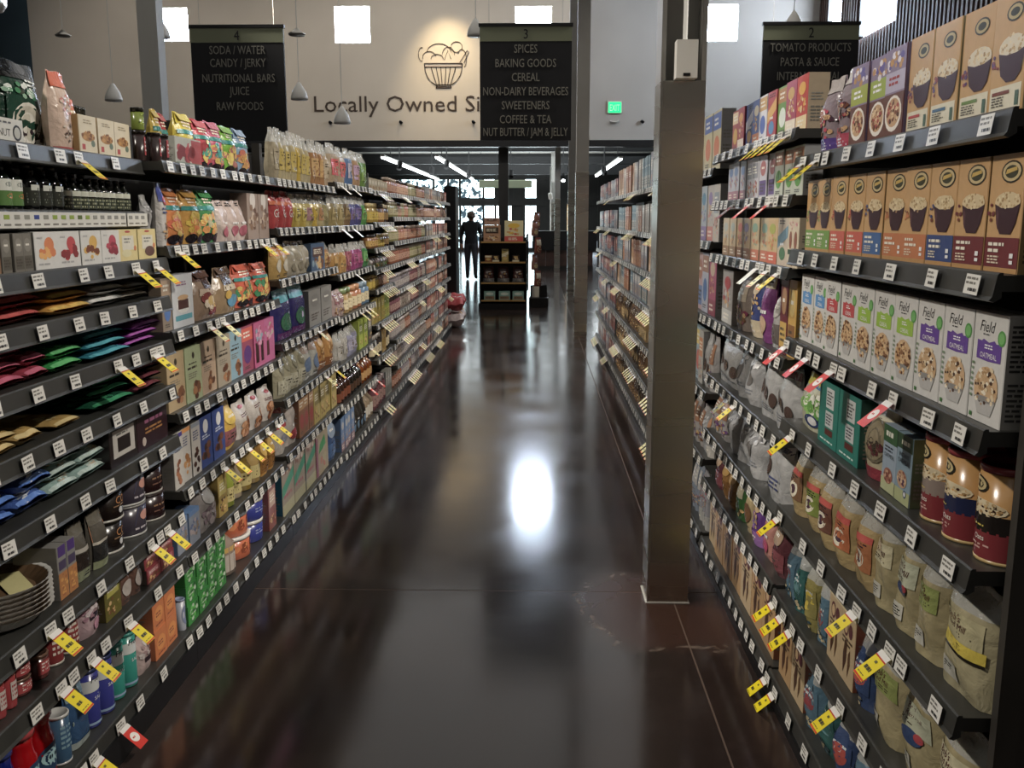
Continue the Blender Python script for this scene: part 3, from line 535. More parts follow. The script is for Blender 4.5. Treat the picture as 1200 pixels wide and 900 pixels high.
row('R', 1, 5, (TP, 829, 845, 460, 2, dict(h=.17)), (GCC, 846, 882, 490, 3, dict(h=.18)), (dict(GC, desc='narrow silver pouch with navy top', D=GC['D'][:1] + [('r', .2, .84, .98, .98, '#20264c'), ('l', .1, .2, .9, .4, 3, '#3c4470')]), 890, 912, 520, 1, dict(h=.20)))
NG = [G('bag', 'nut_bag', 'plum nut bag', '#5c2c34', '#7c3c44', '#a88c70', 4, clear=.8), G('bag', 'nut_bag', 'golden brown nut bag', '#a0702c', '#8a5c20', '#c89a44', 4, clear=.8), G('bag', 'snack_pouch', 'tall green snack pouch', '#3c6c34', '#5c8c44', '#c8c0a0', 3), G('bag', 'grain_bag', 'tan pouch with brown print', '#a89468', '#6c4a2c', '#c8b88c', 0), G('bag', 'snack_pouch', 'purple and tan pouch', '#5c2c80', '#b89a6c', '#8c5ca0', 1, top='#b8a070'), G('bag', 'snack_pouch', 'pink and tan pouch', '#b87a6c', '#b02c5c', '#c8a84c', 2, top='#c8b090')]
row('R', 1, 6, ([NG[0], NG[1], NG[1], NG[2], NG[3], NG[4], NG[5], NG[0]], 832, 908, 560, 8, dict(h=.175)))
row('R', 1, 7, ([CR[1], CR[0], CR[0], CR[0], CR[1], CR[0], CR[0]], 826, 902, 620, 7, dict(h=.235)))
# third right bay
HC = [cer('#cabf98', '#d87a30', '#b8b8ac', 'cream cereal carton with orange print', k=1), cer('#c4b890', '#c8682c', '#3c5ca8', 'cream cereal carton with blue top', k=0)]
row('R', 2, 0, (HC, 806, 846, 145, 4, dict(h=.24, depth=.06)))
row('R', 2, 1, ([cer('#b8b4ac', '#4a7cb0', '#c8a8a0', 'pale grey and blue carton', k=0), cer('#a8b0b8', '#3c7ca0', '#8a70a8', 'grey carton with teal foot', k=1), cer('#bcb4ac', '#8a70a8', '#c87a70', 'pale grey carton with violet foot', k=1), cer('#c0b8ae', '#c8847c', '#8c94a0', 'pale grey carton with pink print', k=3)], 806, 846, 220, 5, dict(h=.24)))
row('R', 2, 2, ([cer('#b04c60', '#8c2c44', '#c8a880', 'rose carton', k=2), cer('#c0a0a4', '#5c7cb0', '#a86848', 'pale pink and blue carton', k=4), cer('#b0b4c4', '#3c6ca8', '#a06c50', 'pale blue carton', k=0), cer('#a8486c', '#c8b49c', '#8c3c50', 'magenta carton', k=1)], 806, 846, 320, 4, dict(h=.26)))
row('R', 2, 3, ([cer('#9cb4c0', '#c04c34', '#e0c860', 'blue yellow and red carton', k=0), cer('#b0b0a8', '#b8482c', '#c87c3c', 'grey carton with rust print', k=3), GC, TP], 806, 846, 390, 5, dict(h=.24)))
row('R', 2, 4, ([TP, TP, GCC, G('bag', 'chip_bag', 'grey bag with tan print', '#9c9a98', '#b07a50', '#c8c4bc', 1)], 806, 846, 470, 5, dict(h=.20)))
row('R', 2, 5, ([G('bag', 'cereal_bag', 'grey blue cereal bag', '#8490a0', '#9c6c78', '#b8b8b8', 3), G('bag', 'cereal_bag', 'grey cereal bag with pink print', '#94949a', '#a85c6c', '#b0b0ac', 1)], 806, 846, 560, 6, dict(h=.25)))
# ---------------------------------------------------------------- left gondola, nearest bay
CB = S_('coconut_flake_bag', 'bag', 'big dark green coconut bag', '#123a2c', [('r', .02, .86, .98, .99, '#0c0e0e'), ('r', .05, .1, .95, .6, '#1c4436'), ('n', .4, .66, .35, .08, ['#dfe8e0', '#3c8c5c', '#8cb89c'], 22, .05), ('e', .4, .3, .3, .24, '#e8e4d8'), ('e', .4, .3, .25, .2, '#cfc9b8'), ('n', .45, .12, .4, .1, ['#efece2', '#3a2c34'], 14, .08), ('n', .88, .25, .1, .22, ['#3c2c44', '#8cbc3c'], 10, .08), ('l', .5, .72, .95, .82, 2, '#e8f0e8'), ('l', .8, .45, .97, .56, 3, '#9cd040')], top='#0c0e0e', crumple=.05)
CBX = S_('coconut_carton', 'carton', 'low white carton lettered COCONUT', '#cfcec6', [('t', 'COCONUT', .42, .42, .3, '#141414', .62), ('c', .86, .45, .09, '#222'), ('c', .86, .45, .065, '#b8b8b0'), ('l', .3, .75, .75, .9, 1, '#555')])
OBG = S_('shredded_coconut_bag', 'bag', 'white and pink bag with orange top', '#d3b7a4', [('r', .02, .82, .98, .99, '#d85a24'), ('n', .5, .58, .35, .12, ['#d87c6c', '#e8d0c0'], 18, .07), ('n', .5, .28, .3, .14, ['#4c3c3c', '#8a7a74', '#e0d4c8'], 18, .05), ('r', 0, 0, 1, .06, '#b04848')], top='#d85a24')
OBT = G('bag', 'shredded_coconut_bag', 'slim tan bag with orange top', '#b98a50', '#d8602c', '#c8a070', 3, top='#d85a24')
FC = S_('fig_carton', 'carton', 'cream carton with brown nuts picture', '#c9b48c', [('r', 0, 0, 1, 1, '#d8ccb0'), ('e', .5, .46, .38, .12, '#a8742c'), ('n', .5, .48, .34, .12, ['#c08c3c', '#7c4c1c'], 16, .08), ('e', .75, .3, .12, .09, '#6a7c6c'), ('r', .12, .12, .3, .26, '#b02c28'), ('l', .25, .78, .75, .9, 2, '#9a8a68')], side='#b08c54', SD=[('r', .3, .1, .8, .32, '#7c5c34'), ('l', .34, .12, .76, .3, 5, '#b08c54')])
PT = S_('stuffed_olive_can', 'can', 'green can with black lid', '#6c7c24', [('n', .5, .5, .4, .25, ['#94a830', '#3c4818', '#a8bc44'], 14, .09)], lid='#17170f', lidh=.2)
PT2 = S_('olive_can', 'can', 'dark can with red label', '#2a1c1c', [('r', .4, .2, .72, .8, '#a02c34'), ('r', .72, .2, .98, .8, '#c8bcb4'), ('l', .45, .3, .7, .7, 3, '#dcc')], lid='#17120f', lidh=.12)
row('L', 0, 0, (CB, -45, 19, 64, 1, dict(h=.215, dx=.068)), (CB, 20, 70, 66, 1, dict(h=.215, dx=.068)), (CBX, -28, 33, 136, 1, dict(h=.056, depth=.05)), (OBG, 77, 99, 80, 1, dict(h=.20)), (OBT, 90, 103, 100, 1, dict(h=.165, dx=.10)),
    ([FC, FC, FC], 99, 160, 137, 3, dict(h=.103, depth=.08)), (PT, 100, 160, 124, 4, dict(h=.152, dx=.12)))
BO = S_('olive_oil_bottle', 'bottle', 'tall olive oil bottle with white green label', '#0c140e', [('r', 0, .10, 1, .38, '#4f7a34'), ('r', 0, .38, 1, .60, '#d6d8cf'), ('e', .5, .5, .12, .05, '#8c948c'), ('e', .6, .28, .2, .05, '#c87a30')], lid='#1c1c20')
BD = S_('vinegar_bottle', 'bottle', 'dark bottle with small white label', '#0b0c0c', [('r', .1, .12, .9, .5, '#23281f'), ('r', .3, .44, .72, .56, '#c9ccc2'), ('l', .2, .16, .8, .4, 4, '#7a8274')], lid='#15161a', neck=.36)
BE = S_('oil_bottle', 'bottle', 'small dark bottle with white label', '#0d0f0c', [('r', .15, .45, .85, .60, '#c4c8b8'), ('r', .1, .08, .9, .42, '#2c3426'), ('l', .2, .1, .8, .4, 3, '#a4a888')], lid='#101114', neck=.38)
row('L', 0, 1, (BO, -9, 41, 185, 3, dict(h=.120)), (BD, 42, 86, 196, 3, dict(h=.112)), (BE, 87, 160, 208, 9, dict(h=.09)), (dict(BD, desc='plain black bottle in the back row', D=[]), 46, 150, 200, 6, dict(h=.112, dx=.12)))
def fruit(c, c2, word): return S_('fruit_snack_carton', 'carton', word, '#d9d8d4', [('e', .58, .66, .2, .2, c), ('n', .5, .42, .3, .18, [c, c2], 14, .12), ('l', .1, .1, .7, .2, 1, '#aaa'), ('l', .1, .8, .35, .9, 1, '#b9b9b9')], side='#8c8a82')
CRB = S_('cake_mix_carton', 'carton', 'cream yellow baking mix carton', '#d9c786', [('r', .2, .35, .8, .8, '#d8d4c4'), ('e', .5, .93, .14, .035, '#b03028'), ('l', .3, .55, .7, .75, 2, '#8a8a84'), ('e', .6, .27, .28, .17, '#6a4a44'), ('e', .85, .45, .07, .09, '#c8702c')], side='#b0a470')
CRC = dict(CRB, desc='cream yellow carton with pale picture', D=[('r', .2, .35, .8, .8, '#d8d4c4'), ('e', .5, .93, .14, .035, '#b03028'), ('l', .3, .55, .7, .75, 2, '#8a8a84'), ('e', .4, .25, .25, .12, '#d8cfa0'), ('e', .85, .4, .07, .09, '#c8702c')])
GS = G('carton', 'bread_mix_carton', 'tall grey beige carton', '#77736a', '#5c584e', '#8c887e', 4, side='#6e6a62', name_='x')
row('L', 0, 2, (dict(GS, desc='brown striped carton at frame edge', base='#8c6a48'), -18, 8, 265, 1, dict(h=.088)), (GS, 10, 46, 276, 3, dict(h=.086, depth=.14)), ([fruit('#d8742c', '#e8a850', 'white fruit carton with orange picture'), fruit('#c02830', '#8c1820', 'white fruit carton with red picture'), fruit('#d8a838', '#7c3c1c', 'white fruit carton with yellow picture'), fruit('#b82848', '#8c1430', 'white fruit carton with crimson picture')], 47, 146, 272, 4, dict(h=.088, depth=.10)), ([CRC, CRB], 146, 192, 268, 2, dict(h=.0885, depth=.10)))
def pk(base, top, word): return S_('snack_packet', 'flat', word, base, [('r', .04, .0, .96, .05, top), ('n', .5, .3, .4, .22, [top, base], 16, .09), ('r', .1, .55, .9, .8, top)], )
RP, YP, SP_, WP = pk('#a01820', '#c84a44', 'red packet'), pk('#d89a20', '#e8c050', 'yellow packet'), pk('#b8b8b4', '#dcdcd8', 'silver white packet'), pk('#8a8474', '#a8a294', 'dull clear packet')
row('L', 0, 3, (RP, -12, 62, 350, 1, dict(k=2, h=.068, dx=.0)), (RP, -10, 30, 345, 1, dict(h=.05, dx=.24, depth=.15)), (YP, 66, 117, 348, 1, dict(k=2, h=.06)), (SP_, 118, 158, 345, 1, dict(k=2, h=.06)), (WP, 150, 188, 345, 1, dict(k=2, h=.05, dx=.02)))
CP, GPk, TPk, PPk = pk('#9c1c3c', '#c85878', 'crimson packet'), pk('#1c9040', '#5cc070', 'green packet'), pk('#147a90', '#4cb0c0', 'teal packet'), pk('#7c1c86', '#b458b8', 'purple packet')
row('L', 0, 4, (CP, -12, 38, 410, 1, dict(k=3, h=.092)), (CP, 38, 66, 415, 1, dict(k=2, h=.066)), (GPk, 66, 103, 420, 1, dict(k=2, h=.064)), (TPk, 110, 158, 383, 1, dict(k=4, h=.098)), (PPk, 159, 199, 375, 1, dict(k=4, h=.098)))
TNP, DGP, MRP = pk('#b89448', '#d8c080', 'tan wrapped bar packet'), pk('#0f5038', '#2c9060', 'dark green packet'), pk('#3c1620', '#6c2c38', 'dark maroon packet')
row('L', 0, 5, (TNP, -15, 28, 510, 1, dict(k=2, h=.055)), (TNP, 30, 58, 505, 1, dict(h=.035)), (dict(TNP, desc='cream packet'), 76, 104, 480, 1, dict(h=.022)), (DGP, 120, 166, 452, 1, dict(k=3, h=.088)), (MRP, 167, 203, 440, 1, dict(k=3, h=.085)))
BBG = S_('marshmallow_bag', 'flat', 'blue bag of candies', '#1c4c9c', [('n', .5, .3, .42, .28, ['#cfd6dc', '#1c60c0', '#0c3478', '#dfe4e6', '#7a8c94'], 26, .13), ('r', .05, 0, .95, .04, '#3c78d0')])
SBG = S_('marshmallow_bag', 'flat', 'silver green candy bag', '#93b0aa', [('n', .5, .3, .42, .3, ['#c8d4cc', '#e0e4dc', '#7c9890', '#b8a890'], 22, .13), ('r', .05, 0, .95, .04, '#b8ccc4')])
DKC = S_('chocolate_carton', 'carton', 'dark carton with white square', '#241a1a', [('r', .12, .2, .9, .88, '#bdb8b0'), ('r', .28, .32, .74, .68, '#241a1a'), ('l', .25, .72, .8, .8, 1, '#555')])
PDC = S_('chocolate_carton', 'carton', 'dark purple chocolate carton', '#2c141c', [('l', .25, .6, .85, .78, 1, '#8c4a6c'), ('l', .25, .35, .85, .55, 2, '#a06a24'), ('r', .5, .85, .8, .9, '#7c2c6c'), ('c', .2, .2, .06, '#b8a89c')], side='#180c10')
row('L', 0, 6, (BBG, -20, 34, 560, 1, dict(k=3, h=.115)), (BBG, 34, 71, 560, 1, dict(k=2, h=.10)), (SBG, 70, 104, 540, 1, dict(k=3, h=.12)), (SBG, 104, 134, 535, 1, dict(k=3, h=.12)), (DKC, 134, 166, 500, 1, dict(h=.112, depth=.12)), (PDC, 167, 206, 482, 1, dict(h=.115, depth=.12)))
CKC = S_('cookie_carton', 'carton', 'grey cookie carton with orange picture', '#8c8a86', [('r', 0, 0, 1, .5, '#b8742c'), ('n', .5, .28, .4, .22, ['#d89a3c', '#a85c20'], 14, .14), ('r', .1, .55, .9, .72, '#4c4060'), ('r', .1, .8, .9, 1, '#4c2c7c')], side='#93908a')
TPP = S_('sugar_pouch', 'bag', 'taupe pouch with white band', '#5c574e', [('r', .05, .52, .95, .60, '#c0bab0'), ('r', .05, .22, .95, .5, '#352c28'), ('r', .05, .0, .95, .2, '#8a9070'), ('l', .15, .06, .85, .16, 2, '#333')], top='#6a6558')
TPO = dict(TPP, desc='taupe pouch with orange top', D=[('p', [(.05, .5), (.95, .72), (.95, .95), (.05, .95)], '#b87a50'), ('r', .05, .45, .95, .5, '#c8c0b0'), ('r', .05, .16, .95, .45, '#2c2c2c'), ('r', .05, 0, .95, .15, '#98a078')])
COC = S_('cocoa_can', 'can', 'black cocoa can', '#1a1210', [('t', 'COC', .58, .62, .24, '#b87a3c', .5), ('c', .5, .3, .05, '#ccc'), ('l', .35, .4, .7, .48, 1, '#8a6a4a')], lid='#1a1411', rim='#b8b4ac', lidh=.08)
COT = S_('cocoa_can', 'can', 'slate blue tall cocoa can', '#3a3440', [('p', [(.3, .35), (.7, .35), (.64, .9), (.5, .95), (.38, .9)], '#4c5890'), ('e', .52, .62, .12, .16, '#c88c7c'), ('l', .3, .18, .75, .3, 1, '#b8b0b8')], lid='#8c8a88', rim='#a8a8a4')
COD = S_('cocoa_can', 'can', 'dark maroon cocoa can', '#241012', [('l', .3, .5, .75, .62, 1, '#8c6a4c'), ('l', .3, .3, .75, .4, 1, '#6c4a3c')], lid='#2c1c1a', rim='#9c9890')
PAN = S_('pie_pan', 'pan', 'fluted white pie pan', '#ddd')
PANT = dict(PAN, desc='topmost pie pan holding a yellow leaflet', insert=True)
row('L', 0, 7, (CKC, 75, 97, 620, 2, dict(h=.135, depth=.11)), (dict(GS, desc='grey box behind the pie pans'), -10, 52, 632, 3, dict(h=.12, dx=.24)), ([TPP, TPO], 98, 138, 592, 2, dict(h=.15)), (COC, 137, 164, 565, 1, dict(k=2, h=.185)), (COT, 162, 188, 560, 1, dict(k=2, h=.19)), (COD, 186, 208, 560, 1, dict(k=2, h=.17)))
for i in range(7):
    put('L', 0, 7, PANT if i == 6 else PAN, 1.865, 2.115, .03, zoff=.004 + i * .011, dx=-.03)
RJ = S_('sprinkle_jar', 'jar', 'red jar with white label', '#a01c24', [('r', .3, .2, .7, .6, '#c8b8b0'), ('l', .34, .25, .66, .55, 3, '#a02c34')], lid='#b81c24')
BJ = S_('sprinkle_tub', 'can', 'low brown and white tub', '#5c2420', [('r', .2, .2, .8, .75, '#a83034'), ('l', .3, .3, .7, .7, 3, '#e0d0c8')], lid='#6c4c3c', lidh=.14)
RC = S_('frosting_can', 'can', 'dark red frosting can', '#7c1818', [('l', .2, .25, .8, .85, 4, '#d8c8b8')], lid='#4a342c', lidh=.1, rim='#b8b0a4')
PWB = S_('powdered_sugar_bag', 'bag', 'pink white sugar bag', '#b89aa0', [('n', .5, .6, .4, .25, ['#d8c8cc', '#a87c8c'], 16, .12), ('r', .35, .35, .7, .5, '#3c2c3c'), ('e', .7, .2, .25, .12, '#c88ca4')])
OLV = G('carton', 'sugar_carton', 'olive green carton', '#6c6420', '#7c7428', '#b8b048', 3, side='#504a18')
BRP = G('bag', 'nut_pouch', 'brown and white nut pouch', '#6c4c40', '#c8bcb4', '#8c5c44', 0)
RCT = G('carton', 'cracker_carton', 'wine red low carton', '#8c2430', '#6c1820', '#b06068', 3, side='#8c8480')
LBX = S_('baking_soda_carton', 'carton', 'light blue topped carton', '#8c94a4', [('r', 0, .86, 1, 1, '#5c84b8'), ('n', .5, .45, .4, .3, ['#b8a8a8', '#5c6c94', '#8c7c6c'], 20, .12)], side='#5c7ca8', top='#5c88c0')
row('L', 0, 8, (RJ, -8, 34, 775, 3, dict(h=.105)), (BJ, 32, 54, 780, 1, dict(k=2, h=.085)), (BJ, 55, 73, 760, 1, dict(h=.06)), (RC, 73, 104, 725, 2, dict(h=.095)), (PWB, 104, 128, 695, 1, dict(h=.125)), (OLV, 129, 148, 680, 1, dict(h=.125)), (BRP, 148, 175, 670, 2, dict(h=.125)), (RCT, 176, 208, 645, 2, dict(k=2, h=.09)))
BLU = S_('salt_canister', 'bottle', 'dark blue bottle', '#10206c', [('r', .1, .1, .9, .5, '#1c3c8c'), ('p', [(.1, .1), (.9, .1), (.9, .3)], '#7ca8c0')], lid='#18307c', neck=.7)
RDB = S_('salt_bottle', 'bottle', 'red bottle with blue oval', '#a01018', [('e', .5, .35, .3, .2, '#1c3c60'), ('e', .5, .36, .24, .12, '#9cc4c8'), ('l', .35, .3, .65, .42, 1, '#10283c')], lid='#a81820', neck=.8)
BSL = S_('salt_jar', 'can', 'slim blue jar with white lid', '#2c5474', [('l', .2, .3, .8, .8, 5, '#7ca0b0')], lid='#c8c8c4', rim='#c8c8c8')
BBG2 = S_('salt_pouch', 'bag', 'large steel blue pouch', '#24507c', [('p', [(.1, .4), (.9, .55), (.9, .62), (.1, .47)], '#88a0a0'), ('r', .05, 0, .95, .12, '#a8b4b0'), ('e', .5, .9, .3, .06, '#8ca8b8')], top='#6c8ca0')
def salt(c, word): return S_('salt_canister', 'can', word, c, [('r', 0, .62, 1, .82, '#d3d6d4'), ('p', [(0, .5), (.5, .56), (1, .5), (1, .64), (0, .64)], '#d3d6d4'), ('t', 'Field', .5, .83, .10, '#1c1c30', .6, .2), ('t', 'SALT', .5, .5, .06, '#dfe4e8', .5), ('r', 0, .06, 1, .1, '#8ca8c8')], lid='#22305c' if 'blue' in word else '#2c8c80')
SB, STL = salt('#1a2484', 'dark blue and white salt canister'), salt('#168a7c', 'teal and white salt canister')
ORC = S_('baking_soda_carton', 'carton', 'orange baking soda carton', '#cf6c14', [('e', .5, .5, .36, .26, '#e08a28'), ('l', .25, .4, .8, .6, 2, '#8c2c1c'), ('l', .2, .1, .8, .2, 1, '#8c3c14')], side='#a8561c')
WBS = S_('sugar_bag', 'bag', 'pinkish white sugar bag', '#b8a09c', [('r', .3, .3, .8, .45, '#3c2c34'), ('n', .5, .6, .4, .2, ['#d8ccc8', '#a08484'], 14, .1)])
row('L', 0, 9, (BLU, -24, 40, 850, 3, dict(h=.17)), (RDB, 38, 82, 815, 2, dict(h=.175)), (BSL, 80, 96, 805, 1, dict(h=.13)), (BBG2, 95, 118, 785, 1, dict(h=.16)), (SB, 116, 147, 745, 2, dict(h=.165)), (STL, 145, 172, 720, 2, dict(h=.165)), (WBS, 170, 187, 735, 1, dict(h=.105)), (ORC, 187, 213, 680, 2, dict(k=2, h=.185, depth=.12)))
# second left bay
def zp(c1, c2, c3, word): return S_('fruit_pouch', 'bag', word, c1, [('r', .03, .62, .97, .70, '#2c8c84'), ('n', .5, .38, .42, .2, [c2, c3, '#e8c860'], 22, .12), ('e', .3, .1, .22, .09, '#201820'), ('e', .72, .1, .2, .09, '#3c2430'), ('l', .2, .74, .8, .86, 2, '#fff0d8')], top=c1, gable=True)
row('L', 1, 0, (PT, 165, 184, 125, 1, dict(k=1, h=.066, zoff=.0915, dx=.03)), (PT2, 165, 184, 155, 1, dict(h=.090, dx=.03)), (PT2, 185, 197, 155, 1, dict(h=.088)), (PT2, 197, 208, 155, 1, dict(h=.088)),
    ([zp('#d8b82c', '#8c9a6c', '#c8b8a0', 'yellow topped fruit pouch'), zp('#b8242c', '#c8a080', '#5c8c80', 'red topped fruit pouch')], 190, 214, 125, 2, dict(h=.185, dx=.10)),
    (S_('fruit_snack_carton', 'carton', 'white carton with red fruit picture', '#c9ccc0', [('n', .5, .5, .42, .3, ['#c02830', '#8c1820', '#e0dcd0'], 26, .12), ('r', .6, .1, 1, .95, '#b8383c'), ('r', .0, .0, 1, .12, '#8c9c8c')]), 210, 240, 160, 1, dict(h=.09, depth=.04)),
    ([zp('#d8c420', '#8cb8a8', '#c8c08c', 'large yellow gabled pouch'), zp('#c82c40', '#4ca890', '#a8303c', 'red and teal pouch'), zp('#c84c70', '#4ca8a0', '#d87c60', 'pink topped pouch'), zp('#78b82c', '#e0c860', '#b06c60', 'lime green topped pouch'), zp('#8aa8c8', '#d89a50', '#c8684c', 'pale blue and orange pouch')], 213, 312, 135, 5, dict(h=.19, dx=.06)))
row('L', 1, 1, (GCC, 160, 182, 225, 1, dict(h=.16, dx=.03)), (S_('pancake_mix_pouch', 'bag', 'blue and white pancake mix pouch', '#c8c4c0', [('r', .05, .7, .95, .96, '#2c3c8c'), ('e', .55, .72, .25, .08, '#a82c34'), ('n', .5, .25, .38, .14, ['#c08448', '#8c4c24', '#d8b080'], 16, .14), ('l', .2, .5, .8, .62, 2, '#3c4c80')], top='#2c3c8c'), 182, 205, 200, 1, dict(h=.20)),
    ([zp('#d87c20', '#d85c28', '#e8a850', 'large orange fruit pouch'), zp('#c8942c', '#d8b830', '#e07c28', 'orange and yellow fruit pouch'), zp('#3c8c4c', '#d8903c', '#c0bc98', 'green and orange fruit pouch')], 197, 264, 210, 3, dict(h=.185)),
    (G('bag', 'marshmallow_bag', 'white and pink bag', '#c8b4ac', '#b85c70', '#d8ccc4', 2, crumple=.08), 262, 296, 230, 3, dict(h=.155)), (S_('cookie_carton', 'carton', 'tall white and brown carton', '#a08c80', [('c', .5, .85, .25, '#dcd4cc'), ('n', .5, .45, .4, .28, ['#6c4c3c', '#c8b4a0', '#8c6c54'], 24, .13)]), 295, 322, 222, 2, dict(h=.185)))
row('L', 1, 2, (G('carton', 'cake_mix_carton', 'blue and tan cake mix carton', '#8c7c6c', '#3c6cb0', '#b89c80', 0), 190, 208, 315, 1, dict(h=.165)), (S_('cake_mix_carton', 'carton', 'white cake mix carton with chocolate cake', '#c9ccd0', [('e', .5, .42, .34, .16, '#dcdcd8'), ('r', .25, .34, .75, .52, '#4c2420'), ('e', .5, .56, .26, .05, '#c8a070'), ('r', .1, .13, .9, .23, '#4ca0b0'), ('l', .2, .78, .8, .88, 2, '#8a5c80')], side='#8c8c8c'), 208, 232, 313, 1, dict(h=.17)),
    (S_('coffee_cake_pouch', 'bag', 'brown gabled pouch', '#8c7460', [('c', .5, .75, .2, '#3c2420'), ('r', .15, .5, .85, .64, '#c0ac98'), ('e', .4, .45, .2, .12, '#7c2c2c'), ('r', .5, .08, .95, .3, '#7c2430'), ('n', .6, .3, .3, .1, ['#c8a860', '#d8c8b0'], 10, .1)], gable=True, top='#5c4034', narrow=.35), 236, 262, 302, 1, dict(h=.165)),
    (S_('cookie_pouch', 'bag', 'tan gabled pouch with blue patch', '#8c7454', [('c', .4, .75, .2, '#3c2a20'), ('e', .6, .25, .28, .14, '#4c94b8'), ('r', .2, .5, .8, .62, '#c8b89c'), ('e', .4, .4, .15, .1, '#c8a030')], gable=True, top='#5c4838', narrow=.35), 262, 288, 300, 1, dict(h=.165)), (zp('#c8481c', '#d86c2c', '#3c8c5c', 'big red orange pouch'), 286, 327, 288, 2, dict(h=.165)))
def tallc(base, word, fc='#3c3428', **k): return S_('cookie_stick_carton', 'carton', word, base, [('l', .12, .58, .88, .66, 1, fc), ('l', .2, .68, .8, .72, 1, fc), ('c', .5, .84, .08, fc), ('l', .15, .42, .7, .54, 3, '#7c7464'), ('n', .62, .22, .22, .15, ['#7c4c28', '#a87040', '#5c3420'], 10, .13)], **k)
row('L', 1, 3, ([tallc('#b39a70', 'tan cookie carton'), tallc('#a8b488', 'sage green cookie carton'), tallc('#b89c80', 'pinkish tan cookie carton'), tallc('#a09480', 'grey tan cookie carton'), tallc('#84a8b8', 'pale blue cookie carton'), G('carton', 'cookie_carton', 'purple and red cookie carton', '#9c3c5c', '#5c2c7c', '#d84c34', 0), S_('cookie_carton', 'carton', 'pink cookie carton', '#c04c84', [('r', .1, .1, .4, .55, '#3c1c20'), ('r', .6, .1, .85, .55, '#3c1c20'), ('n', .5, .7, .4, .2, ['#e0a0bc', '#8cb0c0', '#a82c68'], 20, .1)]), S_('cookie_carton', 'carton', 'bright pink cookie carton', '#c45c94', [('r', .2, .15, .45, .5, '#5c2c30'), ('n', .5, .7, .4, .2, ['#e0a0bc', '#b0c8a0', '#c02c68'], 20, .1)])], 203, 327, 380, 8, dict(h=.185)))
CW = [S_('cookie_carton', 'carton', 'white cookie carton with %s cookies' % n_, '#bfbab2', [('n', .5, .28, .28, .22, cs, 14, .16), ('r', 0, .92, 1, 1, tc), ('l', .15, .66, .85, .86, 4, '#3c4470')], side='#7c7874') for n_, cs, tc in (('ginger', ['#a8683c', '#7c4424'], '#3c2c8c'), ('golden', ['#c08438', '#9c6428'], '#d88c2c'), ('chocolate', ['#4c2418', '#341810'], '#8c94a0'))]
row('L', 1, 4, (CW, 206, 241, 510, 3, dict(h=.18)), (S_('cookie_carton', 'carton', 'deep blue cookie carton', '#1c3c84', [('n', .5, .28, .3, .2, ['#6c3c24', '#3c241c'], 10, .16), ('c', .5, .8, .2, '#dcdcdc'), ('l', .2, .55, .8, .65, 2, '#c8d0e0')], side='#142c60'), 241, 270, 490, 2, dict(h=.18)), (G('bag', 'cookie_pouch', 'golden yellow pouch', '#c89c20', '#8c4c50', '#e0bc40', 4), 268, 286, 470, 1, dict(h=.175)), (S_('cookie_pouch', 'bag', 'white pouch with stacked cookies', '#c4bcb4', [('n', .55, .28, .32, .2, ['#b0703c', '#8c4c24', '#d0986c'], 14, .17), ('l', .2, .6, .8, .7, 2, '#6c3c44'), ('e', .5, .86, .2, .05, '#a83440')], crumple=.06), 286, 328, 455, 3, dict(h=.145)))
CJ = S_('fruit_jar', 'bottle', 'tall jar of fruit preserve', '#8c7438', [('r', 0, .15, 1, .5, '#c0b070'), ('l', .2, .2, .8, .45, 3, '#5c4c28')], lid='#c8a040', neck=.7)
row('L', 1, 5, (LBX, 203, 240, 600, 2, dict(h=.115, depth=.07)), (S_('sugar_bag', 'bag', 'clear grey round bag', '#8c8684', [('e', .5, .7, .28, .16, '#a8a6a4'), ('n', .5, .3, .4, .2, ['#a89c9c', '#7c6c74'], 18, .1)], crumple=.08), 238, 262, 545, 1, dict(h=.17)), (G('carton', 'mix_carton', 'yellow and black carton', '#a88c3c', '#2c2c30', '#c8b860', 3), 262, 272, 540, 1, dict(h=.155)),
    ([dict(CJ, desc='slim green labelled jar', base='#7c8438'), dict(CJ, desc='slim beige jar', base='#a89880'), CJ, dict(CJ, desc='slim tan jar', base='#9c8454')], 272, 312, 525, 4, dict(h=.155)), (G('bag', 'mix_pouch', 'golden orange pouch', '#b88420', '#8c5c18', '#d8ac40', 4), 311, 328, 505, 2, dict(h=.16)))
GCR = S_('raisin_carton', 'carton', 'small bright green carton', '#2c9434', [('n', .5, .5, .45, .42, ['#5cc84c', '#1c6c2c', '#cfe0c8', '#3ca838'], 26, .12), ('l', .2, .4, .8, .55, 1, '#d8e8d0')], side='#1c6c28')
WCJ = S_('syrup_jar', 'can', 'white blue topped small can', '#a8acb8', [('e', .5, .5, .3, .3, '#7c88a8')], lid='#8c98b8')
TUBO = S_('frosting_tub', 'can', 'orange tub with white lid', '#c05418', [('n', .5, .5, .3, .25, ['#d87c34', '#8c3c18'], 8, .1)], lid='#dcdad4', lidh=.16)
TUBB = dict(TUBO, desc='navy tub with white lid', base='#14288c', D=[('l', .3, .35, .7, .6, 2, '#8c98c8')])
row('L', 1, 6, (WCJ, 214, 226, 685, 1, dict(h=.11)), (GCR, 224, 270, 640, 4, dict(k=3, h=.205, depth=.12)), (S_('honey_jar', 'bottle', 'beige jar with yellow band', '#8c7c70', [('r', 0, .5, 1, .6, '#c89c40'), ('r', 0, .1, 1, .45, '#b8aca0')], lid='#c8b8a8', neck=.6), 270, 288, 612, 1, dict(k=1, h=.19)), (TUBO, 287, 306, 585, 1, dict(k=2, h=.19)), (TUBB, 305, 320, 575, 1, dict(k=2, h=.19)), (G('carton', 'mix_carton', 'narrow red and tan carton', '#8c4c44', '#a83440', '#c8a890', 3), 319, 328, 560, 1, dict(h=.20)))
